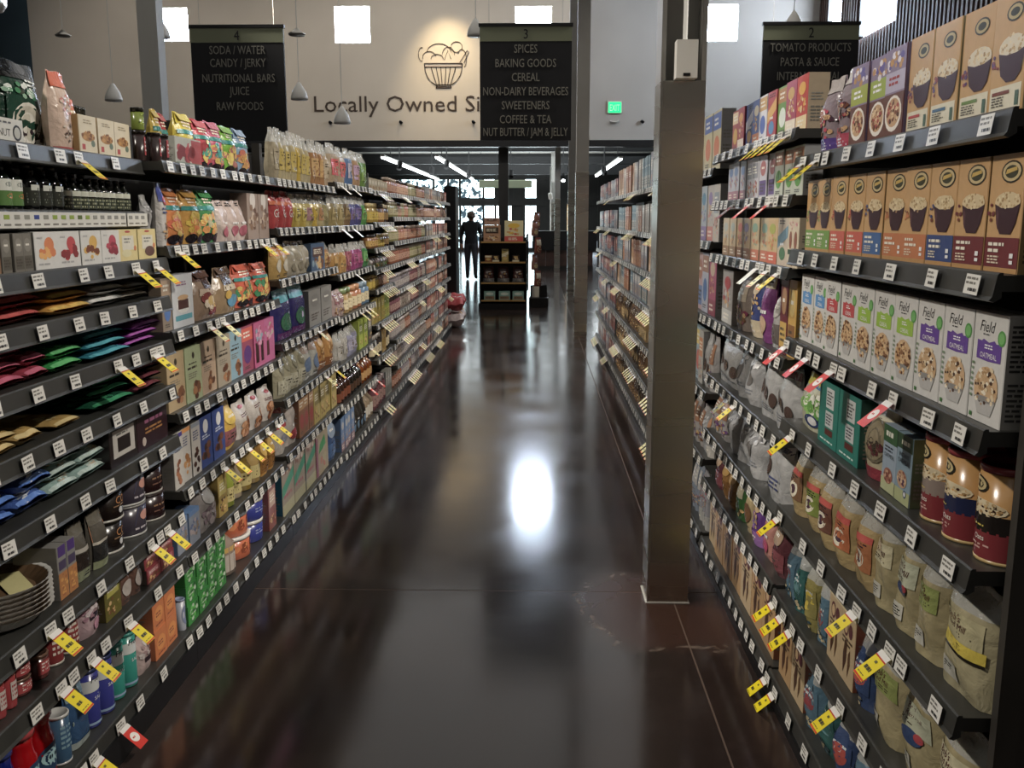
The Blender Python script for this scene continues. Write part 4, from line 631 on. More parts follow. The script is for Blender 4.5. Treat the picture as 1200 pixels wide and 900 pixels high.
# third left bay
def cb(base, c2, word, c3='#6c5c3c', ct=.72, name='nut_bag'): return S_(name, 'bag', word, base, [('r', .12, .2, .88, .6, c2), ('l', .2, .45, .8, .56, 2, '#3c3428'), ('n', .5, .32, .3, .1, [c3, base], 10, .09)], clear=ct, crumple=.07)
YB = cb('#b8aa80', '#c8b054', 'clear bag with yellow label'); YG = cb('#c0a020', '#c8a818', 'bright yellow pasta bag'); BRN = cb('#a0703c', '#c8a060', 'clear bag of brown nuts', '#7c3c1c')
row('L', 2, 0, (cb('#a89c80', '#b0a488', 'plain clear cream bag'), 326, 333, 160, 1, dict(h=.225)), ([YB, YB, YB, YG, YB, YB, BRN, BRN, dict(BRN, desc='brown bag with green top'), cb('#a89070', '#b8a88c', 'beige clear bag')], 333, 391, 168, 10, dict(h=.232)))
row('L', 2, 1, (S_('snack_pouch', 'bag', 'red pouch with white lettering', '#a81820', [('t', 'Go', .5, .4, .22, '#e8dcd8', .7), ('r', .05, .62, .95, .72, '#c85c1c'), ('n', .5, .8, .4, .08, ['#c83c34', '#e0a0a0'], 10, .1)]), 325, 350, 222, 3, dict(h=.17)), ([cb('#b8a034', '#c8b448', 'yellow clear pouch'), cb('#b8a860', '#a87c84', 'yellow and rose clear pouch'), YG, cb('#b0a070', '#b88454', 'straw coloured clear pouch'), cb('#8c8458', '#989064', 'olive clear pouch')], 350, 392, 225, 6, dict(h=.165)))
row('L', 2, 2, (G('bag', 'nut_pouch', 'gold and white pouch', '#b89448', '#d8d0bc', '#c87c30', 0), 327, 344, 285, 2, dict(h=.15)), (G('bag', 'nut_pouch', 'white pouch with tan print', '#b4ac98', '#8c8470', '#c8c0a8', 2, crumple=.08), 344, 368, 280, 3, dict(h=.16)), (G('carton', 'cookie_carton', 'blue book like carton', '#3c5c80', '#8ca8b8', '#5c3c34', 3), 368, 383, 285, 1, dict(h=.14)), (BRN, 383, 393, 285, 1, dict(h=.14)))
row('L', 2, 3, (S_('chip_bag', 'bag', 'indigo and teal chip bag', '#201c64', [('r', .05, .74, .95, .96, '#1c94a0'), ('e', .5, .35, .3, .18, '#2c6c50'), ('p', [(.5, .3), (.7, .75), (.8, .75), (.65, .3)], '#c8b8e0'), ('r', .1, .02, .9, .15, '#5c1c64')], top='#1c94a0'), 330, 366, 330, 2, dict(h=.235)), (G('carton', 'mix_carton', 'plain grey carton', '#8c8a86', '#94928e', '#807e7a', 4, side='#6c6a68'), 366, 392, 335, 2, dict(h=.185)))
row('L', 2, 4, (G('bag', 'flour_bag', 'cream flour bag', '#aaa488', '#c0bca4', '#8c8870', 4, crumple=.07), 332, 362, 400, 4, dict(h=.195)), (G('bag', 'flour_bag', 'white and blue flour bag', '#b4b4ac', '#6c84a8', '#a08c80', 0, crumple=.07), 362, 378, 385, 2, dict(h=.2)), (G('bag', 'nut_pouch', 'golden orange nut pouch', '#b07c34', '#c89c54', '#8c5424', 1), 378, 399, 375, 2, dict(h=.19)))
row('L', 2, 5, (S_('flour_bag', 'bag', 'red topped white flour bag', '#b4acA4'.lower(), [('r', .05, .55, .95, .97, '#a81c2c'), ('e', .5, .3, .3, .12, '#8c8c94')], crumple=.07), 330, 343, 480, 1, dict(h=.215)), (G('bag', 'flour_bag', 'white flour bag with red edge', '#b8aeA6'.lower(), '#a8303c', '#cfc8c0', 2, crumple=.09), 343, 354, 470, 1, dict(h=.215)), (G('carton', 'cornbread_mix_carton', 'brown carton with red top', '#8c5c3c', '#a02c2c', '#b88c5c', 0), 354, 371, 440, 3, dict(h=.195)), (G('carton', 'cornbread_mix_carton', 'yellow tan mix carton', '#b09c54', '#c8b468', '#8c7c40', 3), 371, 397, 415, 4, dict(h=.195)))
row('L', 2, 6, (S_('baking_mix_carton', 'carton', 'large carton with green diagonal band', '#9c8c78', [('p', [(0, .35), (1, .62), (1, .82), (0, .55)], '#2c9470'), ('n', .4, .85, .35, .1, ['#8c5c4c', '#d8c8b8'], 12, .1), ('l', .1, .3, .8, .42, 1, '#a83c4c'), ('r', 0, .0, 1, .22, '#b0ac84')], side='#14607c'), 330, 374, 530, 3, dict(h=.245, depth=.08)), (S_('baking_mix_carton', 'carton', 'rounded pink edged carton', '#a8987c', [('p', [(.2, .5), (.8, .6), (.7, .85), (.3, .7)], '#2c944c'), ('r', 0, 0, .12, .9, '#8c2c64'), ('n', .6, .25, .3, .18, ['#b0a880', '#b86c5c'], 10, .1)], side='#8c2c64'), 374, 388, 500, 1, dict(h=.235, depth=.08)), (G('bag', 'flour_bag', 'medium blue flour bag', '#2c4c7c', '#3c6498', '#8ca0b8', 4), 388, 399, 490, 1, dict(h=.24)))
# fourth left bay
row('L', 3, 0, ([cb('#a08c70', '#c03c40', 'clear bag with red header'), cb('#3c6494', '#a8a0b0', 'blue clear bag'), cb('#a07c54', '#b494ac', 'brown clear bag with pink header'), cb('#5c8430', '#789c48', 'leafy green clear bag')], 393, 437, 172, 5, dict(h=.225, gap=.012)))
row('L', 3, 1, ([cb('#8c7c4c', '#a09060', 'dull olive clear bag'), cb('#6c5434', '#8c7448', 'brown olive clear bag'), cb('#3c3c74', '#6c5c94', 'violet blue bag'), cb('#3c8034', '#68a84c', 'vivid green bag')], 393, 434, 225, 6, dict(h=.185)))
row('L', 3, 2, ([cb('#a87c38', '#b8904c', 'amber clear bag'), cb('#8c3c50', '#a85c64', 'rose clear bag'), cb('#8c2c68', '#a8487c', 'magenta clear bag'), cb('#3c8444', '#6cac60', 'grass green clear bag')], 395, 437, 275, 6, dict(h=.17)))
def sj(base, lid, word, name='spice_jar', c2='#d8c8a0'): return S_(name, 'jar', word, base, [('r', .05, .15, .95, .55, c2), ('l', .15, .22, .85, .48, 2, '#4c3c2c')], lid=lid)
row('L', 3, 3, (G('bag', 'tea_pouch', 'pink white pouch', '#b09894', '#c8b4b0', '#8c5c60', 3), 397, 408, 330, 2, dict(h=.16)), ([sj('#a8884c', '#7c9060', 'beige round jar'), sj('#a8683c', '#c0885c', 'orange brown jar'), sj('#5c7c98', '#88a0b0', 'blue tin')], 408, 437, 335, 6, dict(h=.15)))
row('L', 3, 4, ([cb('#a8a49c', '#b4b0a8', 'pale clear bag'), cb('#8c8ca4', '#a4a0b4', 'pale violet clear bag'), G('carton', 'tea_carton', 'lime green carton', '#9cac2c', '#b4c048', '#6c7c24', 3), G('carton', 'tea_carton', 'dark grey slim carton', '#4c4c48', '#5c5c58', '#8c8880', 3)], 400, 438, 372, 7, dict(h=.185)))
row('L', 3, 5, ([S_('molasses_bottle', 'bottle', 'dark brown syrup bottle', '#2c140c', [('r', 0, .15, 1, .45, '#7c3c1c')], lid='#1c1c18'), S_('molasses_bottle', 'bottle', 'black syrup bottle', '#12100e', [('r', 0, .15, 1, .42, '#4c3424')], lid='#8c2c20'), S_('vanilla_bottle', 'bottle', 'amber vanilla bottle', '#6c340c', [('r', 0, .15, 1, .45, '#b88c4c')], lid='#181818')], 400, 442, 425, 12, dict(h=.17)))
row('L', 3, 6, ([G('carton', 'mix_carton', 'small blue white carton', '#5c7ca8', '#b8b4b0', '#8c6c74', 1), G('bag', 'sugar_bag', 'dark mixed pouch', '#34302c', '#5c7c98', '#8c8478', 2), S_('syrup_bottle', 'bottle', 'pale syrup bottle', '#8c7c68', [('r', 0, .15, 1, .5, '#c8c0b0')], lid='#333')], 403, 447, 490, 11, dict(h=.2)))
# far bays: small jars, cartons and bags, each one its own thing
_cer = cer
def cer(*a, **k):
    k.setdefault('name', 'rice_carton' if 'grey' in a[3] or 'blue' in a[3] else 'snack_carton'); return _cer(*a, **k)  # far cartons of unknown contents, named by colour word only
rf = random.Random(5)
SPJ = [sj('#8c5034', '#a08c7c', 'brown spice jar', c2='#b08468'), sj('#7c4830', '#8c7c6c', 'dark brown spice jar', c2='#a8806c'), sj('#94664c', '#2c2420', 'tan spice jar with dark lid', c2='#b8947c'), sj('#6c3c44', '#8c7c7c', 'plum spice jar', c2='#a07c74'), sj('#7c7848', '#948c74', 'olive spice jar', c2='#a8a07c')]
YJ = [sj('#a0842c', '#c8b070', 'yellow mustard jar', c2='#c8ac3c'), sj('#3c2418', '#a89878', 'dark sauce jar', c2='#8c7040'), sj('#8c5c28', '#241c18', 'amber sauce jar', c2='#c8a050')]
def fill(side, bay, r, sps, wd, h, run=4, m0=.02):
    bb = LB if side == 'L' else RB; y = bb[bay] + m0; cur = rf.choice(sps); left = run
    while y + wd < bb[bay + 1] - .02:
        if left <= 0: cur = rf.choice(sps); left = rf.randint(2, run + 1)
        put(side, bay, r, cur, y, y + wd, h * rf.uniform(.95, 1.0)); y += wd; left -= 1
fill('L', 4, 0, [cer('#a89c80', '#948870', '#b8b0a0', 'cream low carton', k=3)], .12, .09); fill('L', 4, 1, YJ, .095, .14); fill('L', 4, 2, YJ, .095, .10); fill('L', 4, 3, [G('bag', 'spice_pouch', 'dim green and grey pouch', '#6c7460', '#4c8c44', '#8c7c84', 3)], .11, .09)
fill('L', 4, 4, [sj('#b08040', '#2c2014', 'orange amber jar'), YJ[0], SPJ[2]], .09, .105); fill('L', 4, 5, [cer('#a08c20', '#8ca03c', '#c8b440', 'olive yellow mix carton', k=3), cer('#8c9c34', '#b0a838', '#6c7c24', 'lime olive mix carton', k=4)], .13, .18); fill('L', 4, 6, [cer('#a88424', '#8c6c1c', '#c8a03c', 'mustard carton', k=3), sj('#2c2420', '#a8a098', 'black jar with pale lid')], .1, .17); fill('L', 4, 7, [cer('#8c8c84', '#6c6c64', '#a4a09c', 'grey stick carton', k=4), SPJ[3]], .09, .20)
GRY = [sj('#7c7478', '#948c8c', 'grey spice jar', c2='#a49c98'), sj('#8c7c74', '#a89c94', 'taupe spice jar', c2='#b0a498')]
for b in (5, 6):
    for r in range(9):
        fill('L', b, r, ([SPJ[0], SPJ[2], SPJ[1], SPJ[4]] if r < 4 else [SPJ[3]] + GRY if r < 6 else GRY + [SPJ[1]]), .075 if r < 4 else .085, .125 if r != 5 else .13, run=6)
for b in (7, 8):
    for r in range(9):
        fill('L', b, r, [cer('#a86c4c', '#7c4434', '#c8b09c', 'rust brown carton', k=2), cer('#8c8478', '#b0a898', '#5c6c84', 'grey beige carton', k=3), SPJ[2], cer('#94342c', '#c8a090', '#b8b0a8', 'brick red carton', k=1)], .12, .13, run=3)
FR = [cer('#8c8c98', '#a87c60', '#b8b8bc', 'slate grey carton', '#777', 3), cer('#a06c4c', '#c08c5c', '#8c4434', 'copper coloured carton', '#7c5540', 3), cer('#7c94a0', '#b4b0a8', '#4c6c80', 'steel blue carton', '#66757c', 4), cer('#b08458', '#8c4c34', '#d0a880', 'light copper carton', '#8c6c4c', 1), cer('#a49c94', '#8c8078', '#bcb4ac', 'stone grey carton', '#88827c', 0)]
FBG = [G('bag', 'coffee_bag', 'brown coffee bag', '#6c5034', '#a8885c', '#4c3420', 3), G('bag', 'coffee_bag', 'tan coffee bag', '#8c7044', '#b89c68', '#5c4428', 4), G('bag', 'coffee_bag', 'dark coffee bag', '#443424', '#8c744c', '#2c2018', 0)]
for b in range(3, 8):
    for r in range(7):
        if b == 3: fill('R', b, r, FR if r < 4 else FBG, .105 if r < 4 else .12, .2 if r else .24, run=3)
        elif b < 6: fill('R', b, r, (FR if r < 4 else FBG), .10, .195 if r else .23, run=4)
        else: fill('R', b, r, [cer('#2c3450', '#8ca0b0', '#9c4c4c', 'navy carton', '#333', 2), cer('#8c3c3c', '#c8b4a4', '#4c5c70', 'dull red carton', '#777', 1)] + FR[:1], .13, .18, run=2)

# ---------------------------------------------------------------- shelving bays: an Empty with base, back panel, uprights, shelves (> price tags)
def tag_mesh(kind, seed):
    mb = MB(); r = random.Random(seed); w2, h2 = .024, .0165
    mb.add([(-w2, 0, -h2), (w2, 0, -h2), (w2, 0, h2), (-w2, 0, h2)], [(0, 1, 2, 3)], '#dedcd6'); mb.add([(-w2, .0006, -h2), (w2, .0006, -h2), (w2, .0006, h2), (-w2, .0006, h2)], [(3, 2, 1, 0)], '#dedcd6')
    decals(mb, lambda u, v, o: ((u - .5) * .048, -o, (v - .5) * .033), .048, .033, [('l', .08, .45, .9, .92, 2, '#77756f'), ('l', .3, .08, .92, .4, 1, '#3a3a3a')], seed=seed)
    if kind != 'white':
        c = {'yellow': '#e4d020', 'cream': '#e6dfa0', 'red': '#cf3020', 'pale': '#dcdcd0'}[kind]; ln = .074
        def S(u, v, o):                                  # a tongue that curls out over the aisle
            t = v * ln; ang = .86; return ((u - .5) * .046, -t * math.cos(ang) - .004 + o * .5 * math.sin(ang) * -1, -.004 - t * math.sin(ang) + o)
        for sg in (0, 1):
            vs = [S(0, 0, -.0006 * sg), S(1, 0, -.0006 * sg), S(1, 1, -.0006 * sg), S(0, 1, -.0006 * sg)]; mb.add(vs, [(0, 3, 2, 1)] if not sg else [(0, 1, 2, 3)], c)
        D = [('r', 0, 0, 1, .18, '#dddad4')]
        if kind in ('yellow', 'cream'): D += [('r', 0, .18, 1, .225, '#b83020'), ('r', 0, .94, 1, 1, '#c83c20'), ('l', .2, .52, .8, .76, 1, '#3c3814'), ('r', .4, .32, .6, .40, '#5a5420'), ('l', .12, .84, .88, .9, 1, '#6a6010')]
        if kind == 'red': D += [('e', .5, .55, .36, .2, '#e8e4dc'), ('l', .3, .48, .7, .6, 1, '#c03020')]
        decals(mb, lambda u, v, o: S(u, v, o), .046, ln, D, seed=seed)
    me = mb.mesh('price_tag' if kind == 'white' else 'sale_tag'); me.materials.append(M['tag']); return me
TM = {k: [tag_mesh(k, i) for i in range(2)] for k in ('white', 'yellow', 'cream', 'red', 'pale')}
SALE = {('L', 0, 0): [(82, 'yellow')], ('L', 0, 2): [(150, 'yellow'), (174, 'yellow')], ('L', 0, 4): [(129, 'yellow'), (171, 'yellow')], ('L', 0, 7): [(48, 'yellow'), (168, 'yellow'), (188, 'yellow')],
        ('L', 0, 8): [(61, 'yellow'), (97, 'yellow'), (141, 'yellow')], ('L', 0, 9): [(132, 'red'), (100, 'yellow')], ('L', 1, 1): [(200, 'yellow'), (300, 'yellow'), (314, 'yellow')], ('L', 1, 2): [(238, 'cream'), (254, 'cream')],
        ('L', 1, 4): [(x, 'yellow') for x in (254, 266, 283, 295, 307, 318)], ('L', 2, 3): [(367, 'cream')], ('L', 2, 4): [(376, 'cream'), (387, 'yellow')], ('L', 3, 0): [(394, 'pale'), (407, 'pale')], ('L', 3, 1): [(396, 'pale'), (409, 'pale')],
        ('L', 3, 2): [(412, 'pale')], ('L', 3, 3): [(418, 'cream'), (424, 'cream'), (428, 'cream')], ('L', 3, 4): [(430, 'cream')], ('L', 3, 5): [(428, 'red'), (437, 'red')],
        ('R', 0, 0): [(968, 'yellow'), (951, 'yellow')], ('R', 0, 2): [(931, 'red'), (958, 'red'), (988, 'red'), (1060, 'red')], ('R', 0, 3): [(938, 'yellow')], ('R', 0, 4): [(923, 'yellow'), (1016, 'yellow'), (1056, 'yellow')],
        ('R', 0, 5): [(917, 'yellow'), (927, 'yellow'), (938, 'yellow'), (996, 'yellow')], ('R', 0, 6): [(903, 'yellow'), (917, 'yellow')], ('R', 1, 0): [(x, 'yellow') for x in (899, 906, 914, 923, 932, 940)],
        ('R', 1, 1): [(868, 'red'), (889, 'red'), (913, 'red')], ('R', 1, 2): [(896, 'pale'), (909, 'cream'), (922, 'yellow')], ('R', 1, 4): [(861, 'yellow'), (869, 'yellow')], ('R', 2, 3): [(815, 'cream')]}
ROWN = ['top', 'second', 'third', 'fourth', 'fifth', 'sixth', 'seventh', 'eighth', 'ninth', 'tenth']
BAYN = ['nearest', 'second', 'third', 'fourth', 'fifth', 'sixth', 'seventh', 'eighth', 'farthest']
SHM = {}
rt = random.Random(11)
def bay(side, i):
    bb = LB if side == 'L' else RB; zs = (LZ if side == 'L' else RZ)[i]; y0, y1 = bb[i], bb[i + 1]; W = y1 - y0; s = 1 if side == 'L' else -1
    X = XL if side == 'L' else XR
    root = empty('shelving_bay', (X, (y0 + y1) / 2, 0), s * PI / 2)
    nm = BAYN[i] if i < (8 if side == 'L' else 7) else 'farthest'
    tagp(root, '%s dark grey shelving bay full of goods on the %s side of the aisle' % (nm, 'left' if side == 'L' else 'right'), 'shelving', 'dark grey shelving bays along the aisle')
    part('base', bx(-W / 2 + .001, W / 2 - .001, -.028, DEPTH, .0005, min(zs) - .035), 'kick', root)
    part('back_panel', bx(-W / 2 + .002, W / 2 - .002, DEPTH, DEPTH + .02, .001, 1.80), 'backp', root)
    for q in (-1, 1): part('upright', bx(q * (W / 2 - .012) - .0115, q * (W / 2 - .012) + .0115, DEPTH - .045, DEPTH - .001, min(zs) + .01, 1.86), 'upright', root)
    for r, z in enumerate(zs):
        thick = (side == 'L' and i == 0) or (side == 'R' and i == 0)
        dx = X - SX(side, i, r); dx = abs(dx)
        key = (round(W, 2), thick, dx > 0, r == 1 and side == 'L' and i == 0)
        if key not in SHM:
            mb = MB(); lh = .040 if thick else .031; e = W / 2 - .003
            mb.box(-e, e, -.004 + dx, DEPTH - .05, -.026, 0)
            # price channel: a leaning lip with rolled upper and lower edges
            pr = [(-.004, .004), (-.010, .004), (-.013, .001), (-.019, -lh + .006), (-.024, -lh), (-.016, -lh - .003), (-.004, -lh + .004)]
            vs = [(x, y + dx, z_) for x in (-e, e) for y, z_ in pr]; n = len(pr)
            mb.add(vs, [tuple(range(n)), tuple(reversed(range(n, 2 * n)))] + [(k, k + n, (k + 1) % n + n, (k + 1) % n) for k in range(n)])
            me = mb.mesh('shelf'); me.materials.append(M['shelf']); SHM[key] = (me, lh)
        me, lh = SHM[key]
        sh = link('shelf', me, root, (0, 0, z))
        def put_tag(yw, kind):
            lx = s * (yw - (y0 + y1) / 2)
            if abs(lx) > W / 2 - .03: lx = math.copysign(W / 2 - .03, lx)
            t = link('price_tag' if kind == 'white' else 'sale_tag', rt.choice(TM[kind]), sh, (lx, -.0225 + dx - .002, -lh * .45)); t.rotation_euler = (-.15, rt.uniform(-.03, .03), rt.uniform(-.05, .05))
            if kind == 'red': t['label'] = 'red and white sale tag'
            elif kind == 'yellow': t['label'] = 'yellow sale tag'
        used = []
        for px, k in SALE.get((side, i, r), []):
            yw = pY(px, z - .02, SX(side, i, r)); used.append(yw); put_tag(yw, k)
        if i >= 4 or (side == 'R' and i >= 3):
            kk = rt.random(); n = rt.randint(3, 7) if kk < .6 else 0; st = rt.uniform(y0 + .1, y1 - .6)
            for q in range(n):
                yw = st + q * .085
                if yw < y1 - .05: used.append(yw); put_tag(yw, 'cream')
        strip = (side == 'L' and i == 0 and r == 1)
        if strip:
            for a, b in ((-W / 2 + .01, W / 2 - .16), (W / 2 - .15, W / 2 - .012)):
                mb = MB(); mb.box(a, b, -.0018, 0, -.018, .019, '#cfcec8'); g = a + .01
                while g < b - .03:
                    cc = rt.choice(['#8ca04c', '#3c4c8c', '#8c8c84', '#5c6c3c']) if s * g < .28 else '#8c8c88'; mb.box(g, g + .022, -.0026, -.0018, .002, .012, cc); mb.box(g, g + .026, -.0026, -.0018, -.012, -.008, '#77756f'); g += .042
                part('price_strip', mb, 'tag', sh, (0, dx - .0225, -.021))
            continue
        step = (.17 if side == 'L' else .16) if i == 0 else .105 if i < 4 else .13
        y = y0 + step * .4
        while y < y1 - .04:
            if all(abs(y - u) > .05 for u in used): put_tag(y, 'white')
            y += step * rt.choice([.8, 1, 1, 1.25])
    return root
for i in range(9): bay('L', i)
for i in range(8): bay('R', i)
eb = MB(); eb.box(XR + .04, XR + .50, 1.462, 1.484, .0005, 1.92); eb.box(XR + .036, XR + .075, 1.456, 1.462, .0005, 1.92)
tagp(part('gondola_end_panel', eb, 'upright'), 'dark grey steel end panel closing the right shelving beside the camera', 'panel')
# labels for every package, from what it is and where it stands
from collections import defaultdict
byd = defaultdict(list)
for t in THINGS: byd[(t[1]['desc'], t[2], t[3], t[4])].append(t)
used = set()
for (desc, side, b, r), L in byd.items():
    ys = sorted({round(t[5], 4) for t in L}); side_n = 'left' if side == 'L' else 'right'
    nb = BAYN[b] if b < (8 if side == 'L' else 7) else 'farthest'
    for o, sp, _, _, _, y, k, K in L:
        parts = [desc]
        if sp['name'] == 'pie_pan':
            lev = sum(1 for t in THINGS if t[1]['name'] == 'pie_pan' and t[0].location.z < o.location.z)
            if len(L) > 1: parts = ['%s %s of its stack' % (desc, ['lowest', 'second up', 'third up', 'fourth up', 'fifth up', 'sixth up', 'seventh up'][lev])]
        else:
            if K > 1: parts.append(['bottom', 'second', 'third', 'fourth'][k] + ' layer' if k < K - 1 else 'topmost')
            if len(ys) > 1: parts.append((ORD[ys.index(round(y, 4))] if ys.index(round(y, 4)) < 20 else 'last') + ' along')
        parts.append('%s shelf, %s %s bay' % (ROWN[r], nb, side_n))
        lab = ', '.join(parts); o['label'] = lab
        if len(lab.replace(',', '').split()) > 16: print('LONG', lab)
        if lab in used: print('DUP', lab)
        used.add(lab); o['category'] = CATS[sp['shape']]
        o['group'] = '%ss on the %s shelf of the %s %s bay' % (sp['name'].replace('_', ' '), ROWN[r], nb, side_n)

# ---------------------------------------------------------------- the hall
WY = 25.5; K = WY / 19.2; HT = 8.5
def zk(z): return 1.45 + (z - 1.45) * K
fl = tagp(part('floor', bx(-16, 12, -4, 46, -.06, -.006), 'dark'), kind='structure')
xs = [-16, -10, -5.2, -1.9, .535, 3.2, 6.6, 12]; ys = [-4, -.1, 3.46, 7.62, 11.6, 15.6, 19.6, 24, 29, 36, 46]; g = .003
for a in range(len(xs) - 1):
    for b in range(len(ys) - 1): part('slab', bx(xs[a] + g, xs[a + 1] - g, ys[b] + g, ys[b + 1] - g, -.005, 0), 'floor', fl)
jm = MB()
for x in xs[1:-1]: jm.box(x - g, x + g, -4, 46, -.006, -.0008)
for y in ys[1:-1]: jm.box(-16, 12, y - g, y + g, -.0059, -.0009)
M['joint'] = mat('joint_filler', color='#5c4c42', rough=.6); part('joint_filler', jm, 'joint', fl)
struct('ceiling', bx(-16, 12, -4, WY + .3, HT, HT + .2), 'wallg')
HB = zk(2.87)
WIN = [(a * K, b * K, zk(c), zk(d)) for a, b, c, d in ((-7.56, -6.93, 4.93, 5.56), (-4.0, -3.3, 4.88, 5.57), (-.43, .30, 4.93, 5.55), (3.28, 3.94, 4.88, 5.57))]
def wall_with(name, x0, x1, m, wins):
    mb = MB(); ws = sorted(w_ for w_ in wins if w_[0] > x0 and w_[1] < x1); cur = x0
    for a, b, c, d in ws:
        mb.box(cur, a, WY, WY + .25, HB + .17, HT); mb.box(a, b, WY, WY + .25, HB + .13, c); mb.box(a, b, WY, WY + .25, d, HT); cur = b
    mb.box(cur, x1, WY, WY + .25, HB + .17, HT); return struct(name, mb, m)
wall_with('wall_back', -10.13 * K, 1.2, 'wall', WIN); wall_with('wall_back_right', 1.2, 7.5, 'wallg', WIN)  # right stretch is greyer: its weaker light is put into the colour
for k, (a, b, c, d) in enumerate(WIN):
    wn = tagp(empty('window_%d' % (k + 1), ((a + b) / 2, WY + .12, (c + d) / 2)), kind='structure'); W2, H2 = (b - a) / 2, (d - c) / 2
    part('pane', bx(-W2 + .02, W2 - .02, 0, .01, -H2 + .02, H2 - .02), 'daylight', wn)
    fm = MB()
    for q in (-1, 1): fm.box(q * (W2 - .01) - .01, q * (W2 - .01) + .01, -.03, .03, -H2, H2); fm.box(-W2, W2, -.029, .029, q * (H2 - .01) - .01, q * (H2 - .01) + .01)
    part('window_frame', fm, 'white', wn)
    part('muntin', bx(-W2, W2, -.02, -.004, H2 - .14, H2 - .115), 'white', wn)
struct('trim_1', bx(-16, 12, WY - .04, WY + .26, HB, HB + .17), 'black')
struct('wall_left', bx(-16, -15.8, -4, 46, 0, HT), 'wallg')
M['bluewall'] = mat('blue_grey_wall_paint', color='#3c4c56', rough=.8, noise=('#384852', 1, 2))
struct('wall_back_left', bx(-15.8, -10.13 * K - .01, WY + .6, WY + .8, 0, HT), 'bluewall')
struct('trim_2', bx(-10.25, -10.13, WY - .06, WY + .3, HB + .17, HT), 'lgrey')
struct('wall_front', bx(-16, 12, -4.2, -4, 0, HT + .2), 'wallg')
# right side wall of dark vertical slats with two bright windows
wr = struct('wall_right', bx(7.42, 7.6, -4, WY + .3, 0, HT), 'wood')
y = 8.0
while y < 25.3:
    if not (20.1 < y < 22.3 or 23.6 < y < 24.7): part('slat', bx(7.28, 7.42, y, y + .085, 2.6, 8.4), 'wood', wr)
    else: part('slat', bx(7.28, 7.42, y, y + .085, 2.6, 5.42 if y < 23 else 6.02), 'wood', wr)
    y += .178
for k, (y0, y1, z0, z1) in enumerate([(20.2, 22.2, 5.5, 6.6), (23.6, 24.6, 6.1, 7.0)]):
    wn = tagp(empty('window_%d' % (k + 5), (7.36, (y0 + y1) / 2, (z0 + z1) / 2)), kind='structure')
    part('pane', bx(.03, .04, -(y1 - y0) / 2, (y1 - y0) / 2, -(z1 - z0) / 2, (z1 - z0) / 2), 'daylight', wn)
    part('window_frame', bx(-.08, .045, (y1 - y0) / 2, (y1 - y0) / 2 + .05, -(z1 - z0) / 2, (z1 - z0) / 2), 'dark', wn)
# lettering and bowl emblem on the wall
def wall_text(name, txt, cx, cz, width, height, y, m, label=None, cat=None, parent=None, depth=.012, sx=None):
    vs, fs, tw, th = text_geo(txt); ky = height / th; kx = width / tw if width else ky * (sx or 1)
    mb = MB(); n = len(vs); P = [(cx + x * kx, y, cz + q * ky) for x, q in vs]
    mb.add(P, fs); edges = defaultdict(int)
    for f in fs:
        for i in range(len(f)): edges[(f[i], f[(i + 1) % len(f)])] += 1
    for (a, b) in edges:
        if (b, a) not in edges: mb.add([P[a], P[b], (P[b][0], y + depth, P[b][2]), (P[a][0], y + depth, P[a][2])], [(0, 3, 2, 1)])
    o = part(name, mb, m, parent)
    if label: tagp(o, label, cat)
    return o
M['bronze'] = mat('bronze_letter_paint', color='#3c2c20', rough=.5)
_w = text_geo('Locally Owned Since')[2] * 4.42 / text_geo('Locally Owned Si')[2]
wall_text('wall_lettering', 'Locally Owned Since', -5.93 + _w / 2, 4.39, _w, .54, WY - .02, 'bronze', 'thin brown lettering reading Locally Owned Si on the pale back wall', 'sign')
bw = empty('bowl_emblem', (-2.46, WY - .02, 5.44)); tagp(bw, 'brown line drawing of a heaped bowl above the wall lettering', 'sign')
def line(mb, pts, r=.009): mb.tube([(x * 1.36, 0, z * 1.22) for x, z in pts], r * 1.3, 6)
mb = MB(); A = [(.36 * math.cos(t), -.05 + .40 * math.sin(t)) for t in [PI + i * PI / 14 for i in range(15)]]
A = [(x, z) for x, z in A if z > -.42]; line(mb, A); line(mb, [(-.36, -.04), (.36, -.04)]); line(mb, [(-.37, .03), (.37, .03)]); line(mb, [(-.37, .03), (-.36, -.05)]); line(mb, [(.37, .03), (.36, -.05)])
for q in (-.24, -.14, -.05, .05, .14, .24): line(mb, [(q, -.05), (q * .55, -.43)], .007)
line(mb, [(-.13, -.45), (.13, -.45)]); line(mb, [(-.15, -.48), (.15, -.48)]); line(mb, [(-.13, -.43), (-.15, -.48)]); line(mb, [(.13, -.43), (.15, -.48)])
part('bowl_outline', mb, 'bronze', bw)
mb = MB()
def arc(cx, cz, rx, rz, a0, a1, n=12): line(mb, [(cx + rx * math.cos(a0 + (a1 - a0) * i / n), cz + rz * math.sin(a0 + (a1 - a0) * i / n)) for i in range(n + 1)], .007)
arc(-.27, .16, .13, .12, .2, PI * 1.1); arc(-.08, .24, .24, .20, .1, PI * .95); arc(.26, .37, .11, .11, -.6, PI * 1.6); arc(.10, .20, .12, .17, 0, PI); arc(-.42, .22, .06, .14, 1.2, 5); arc(.36, .12, .09, .2, -1, 2.6); arc(-.12, .12, .12, .1, 0, PI)
line(mb, [(.32, .05), (.47, .30), (.50, .27), (.40, .04)], .007); line(mb, [(.02, .1), (.09, .30), (.15, .12)], .006)
part('produce_outline', mb, 'bronze', bw)
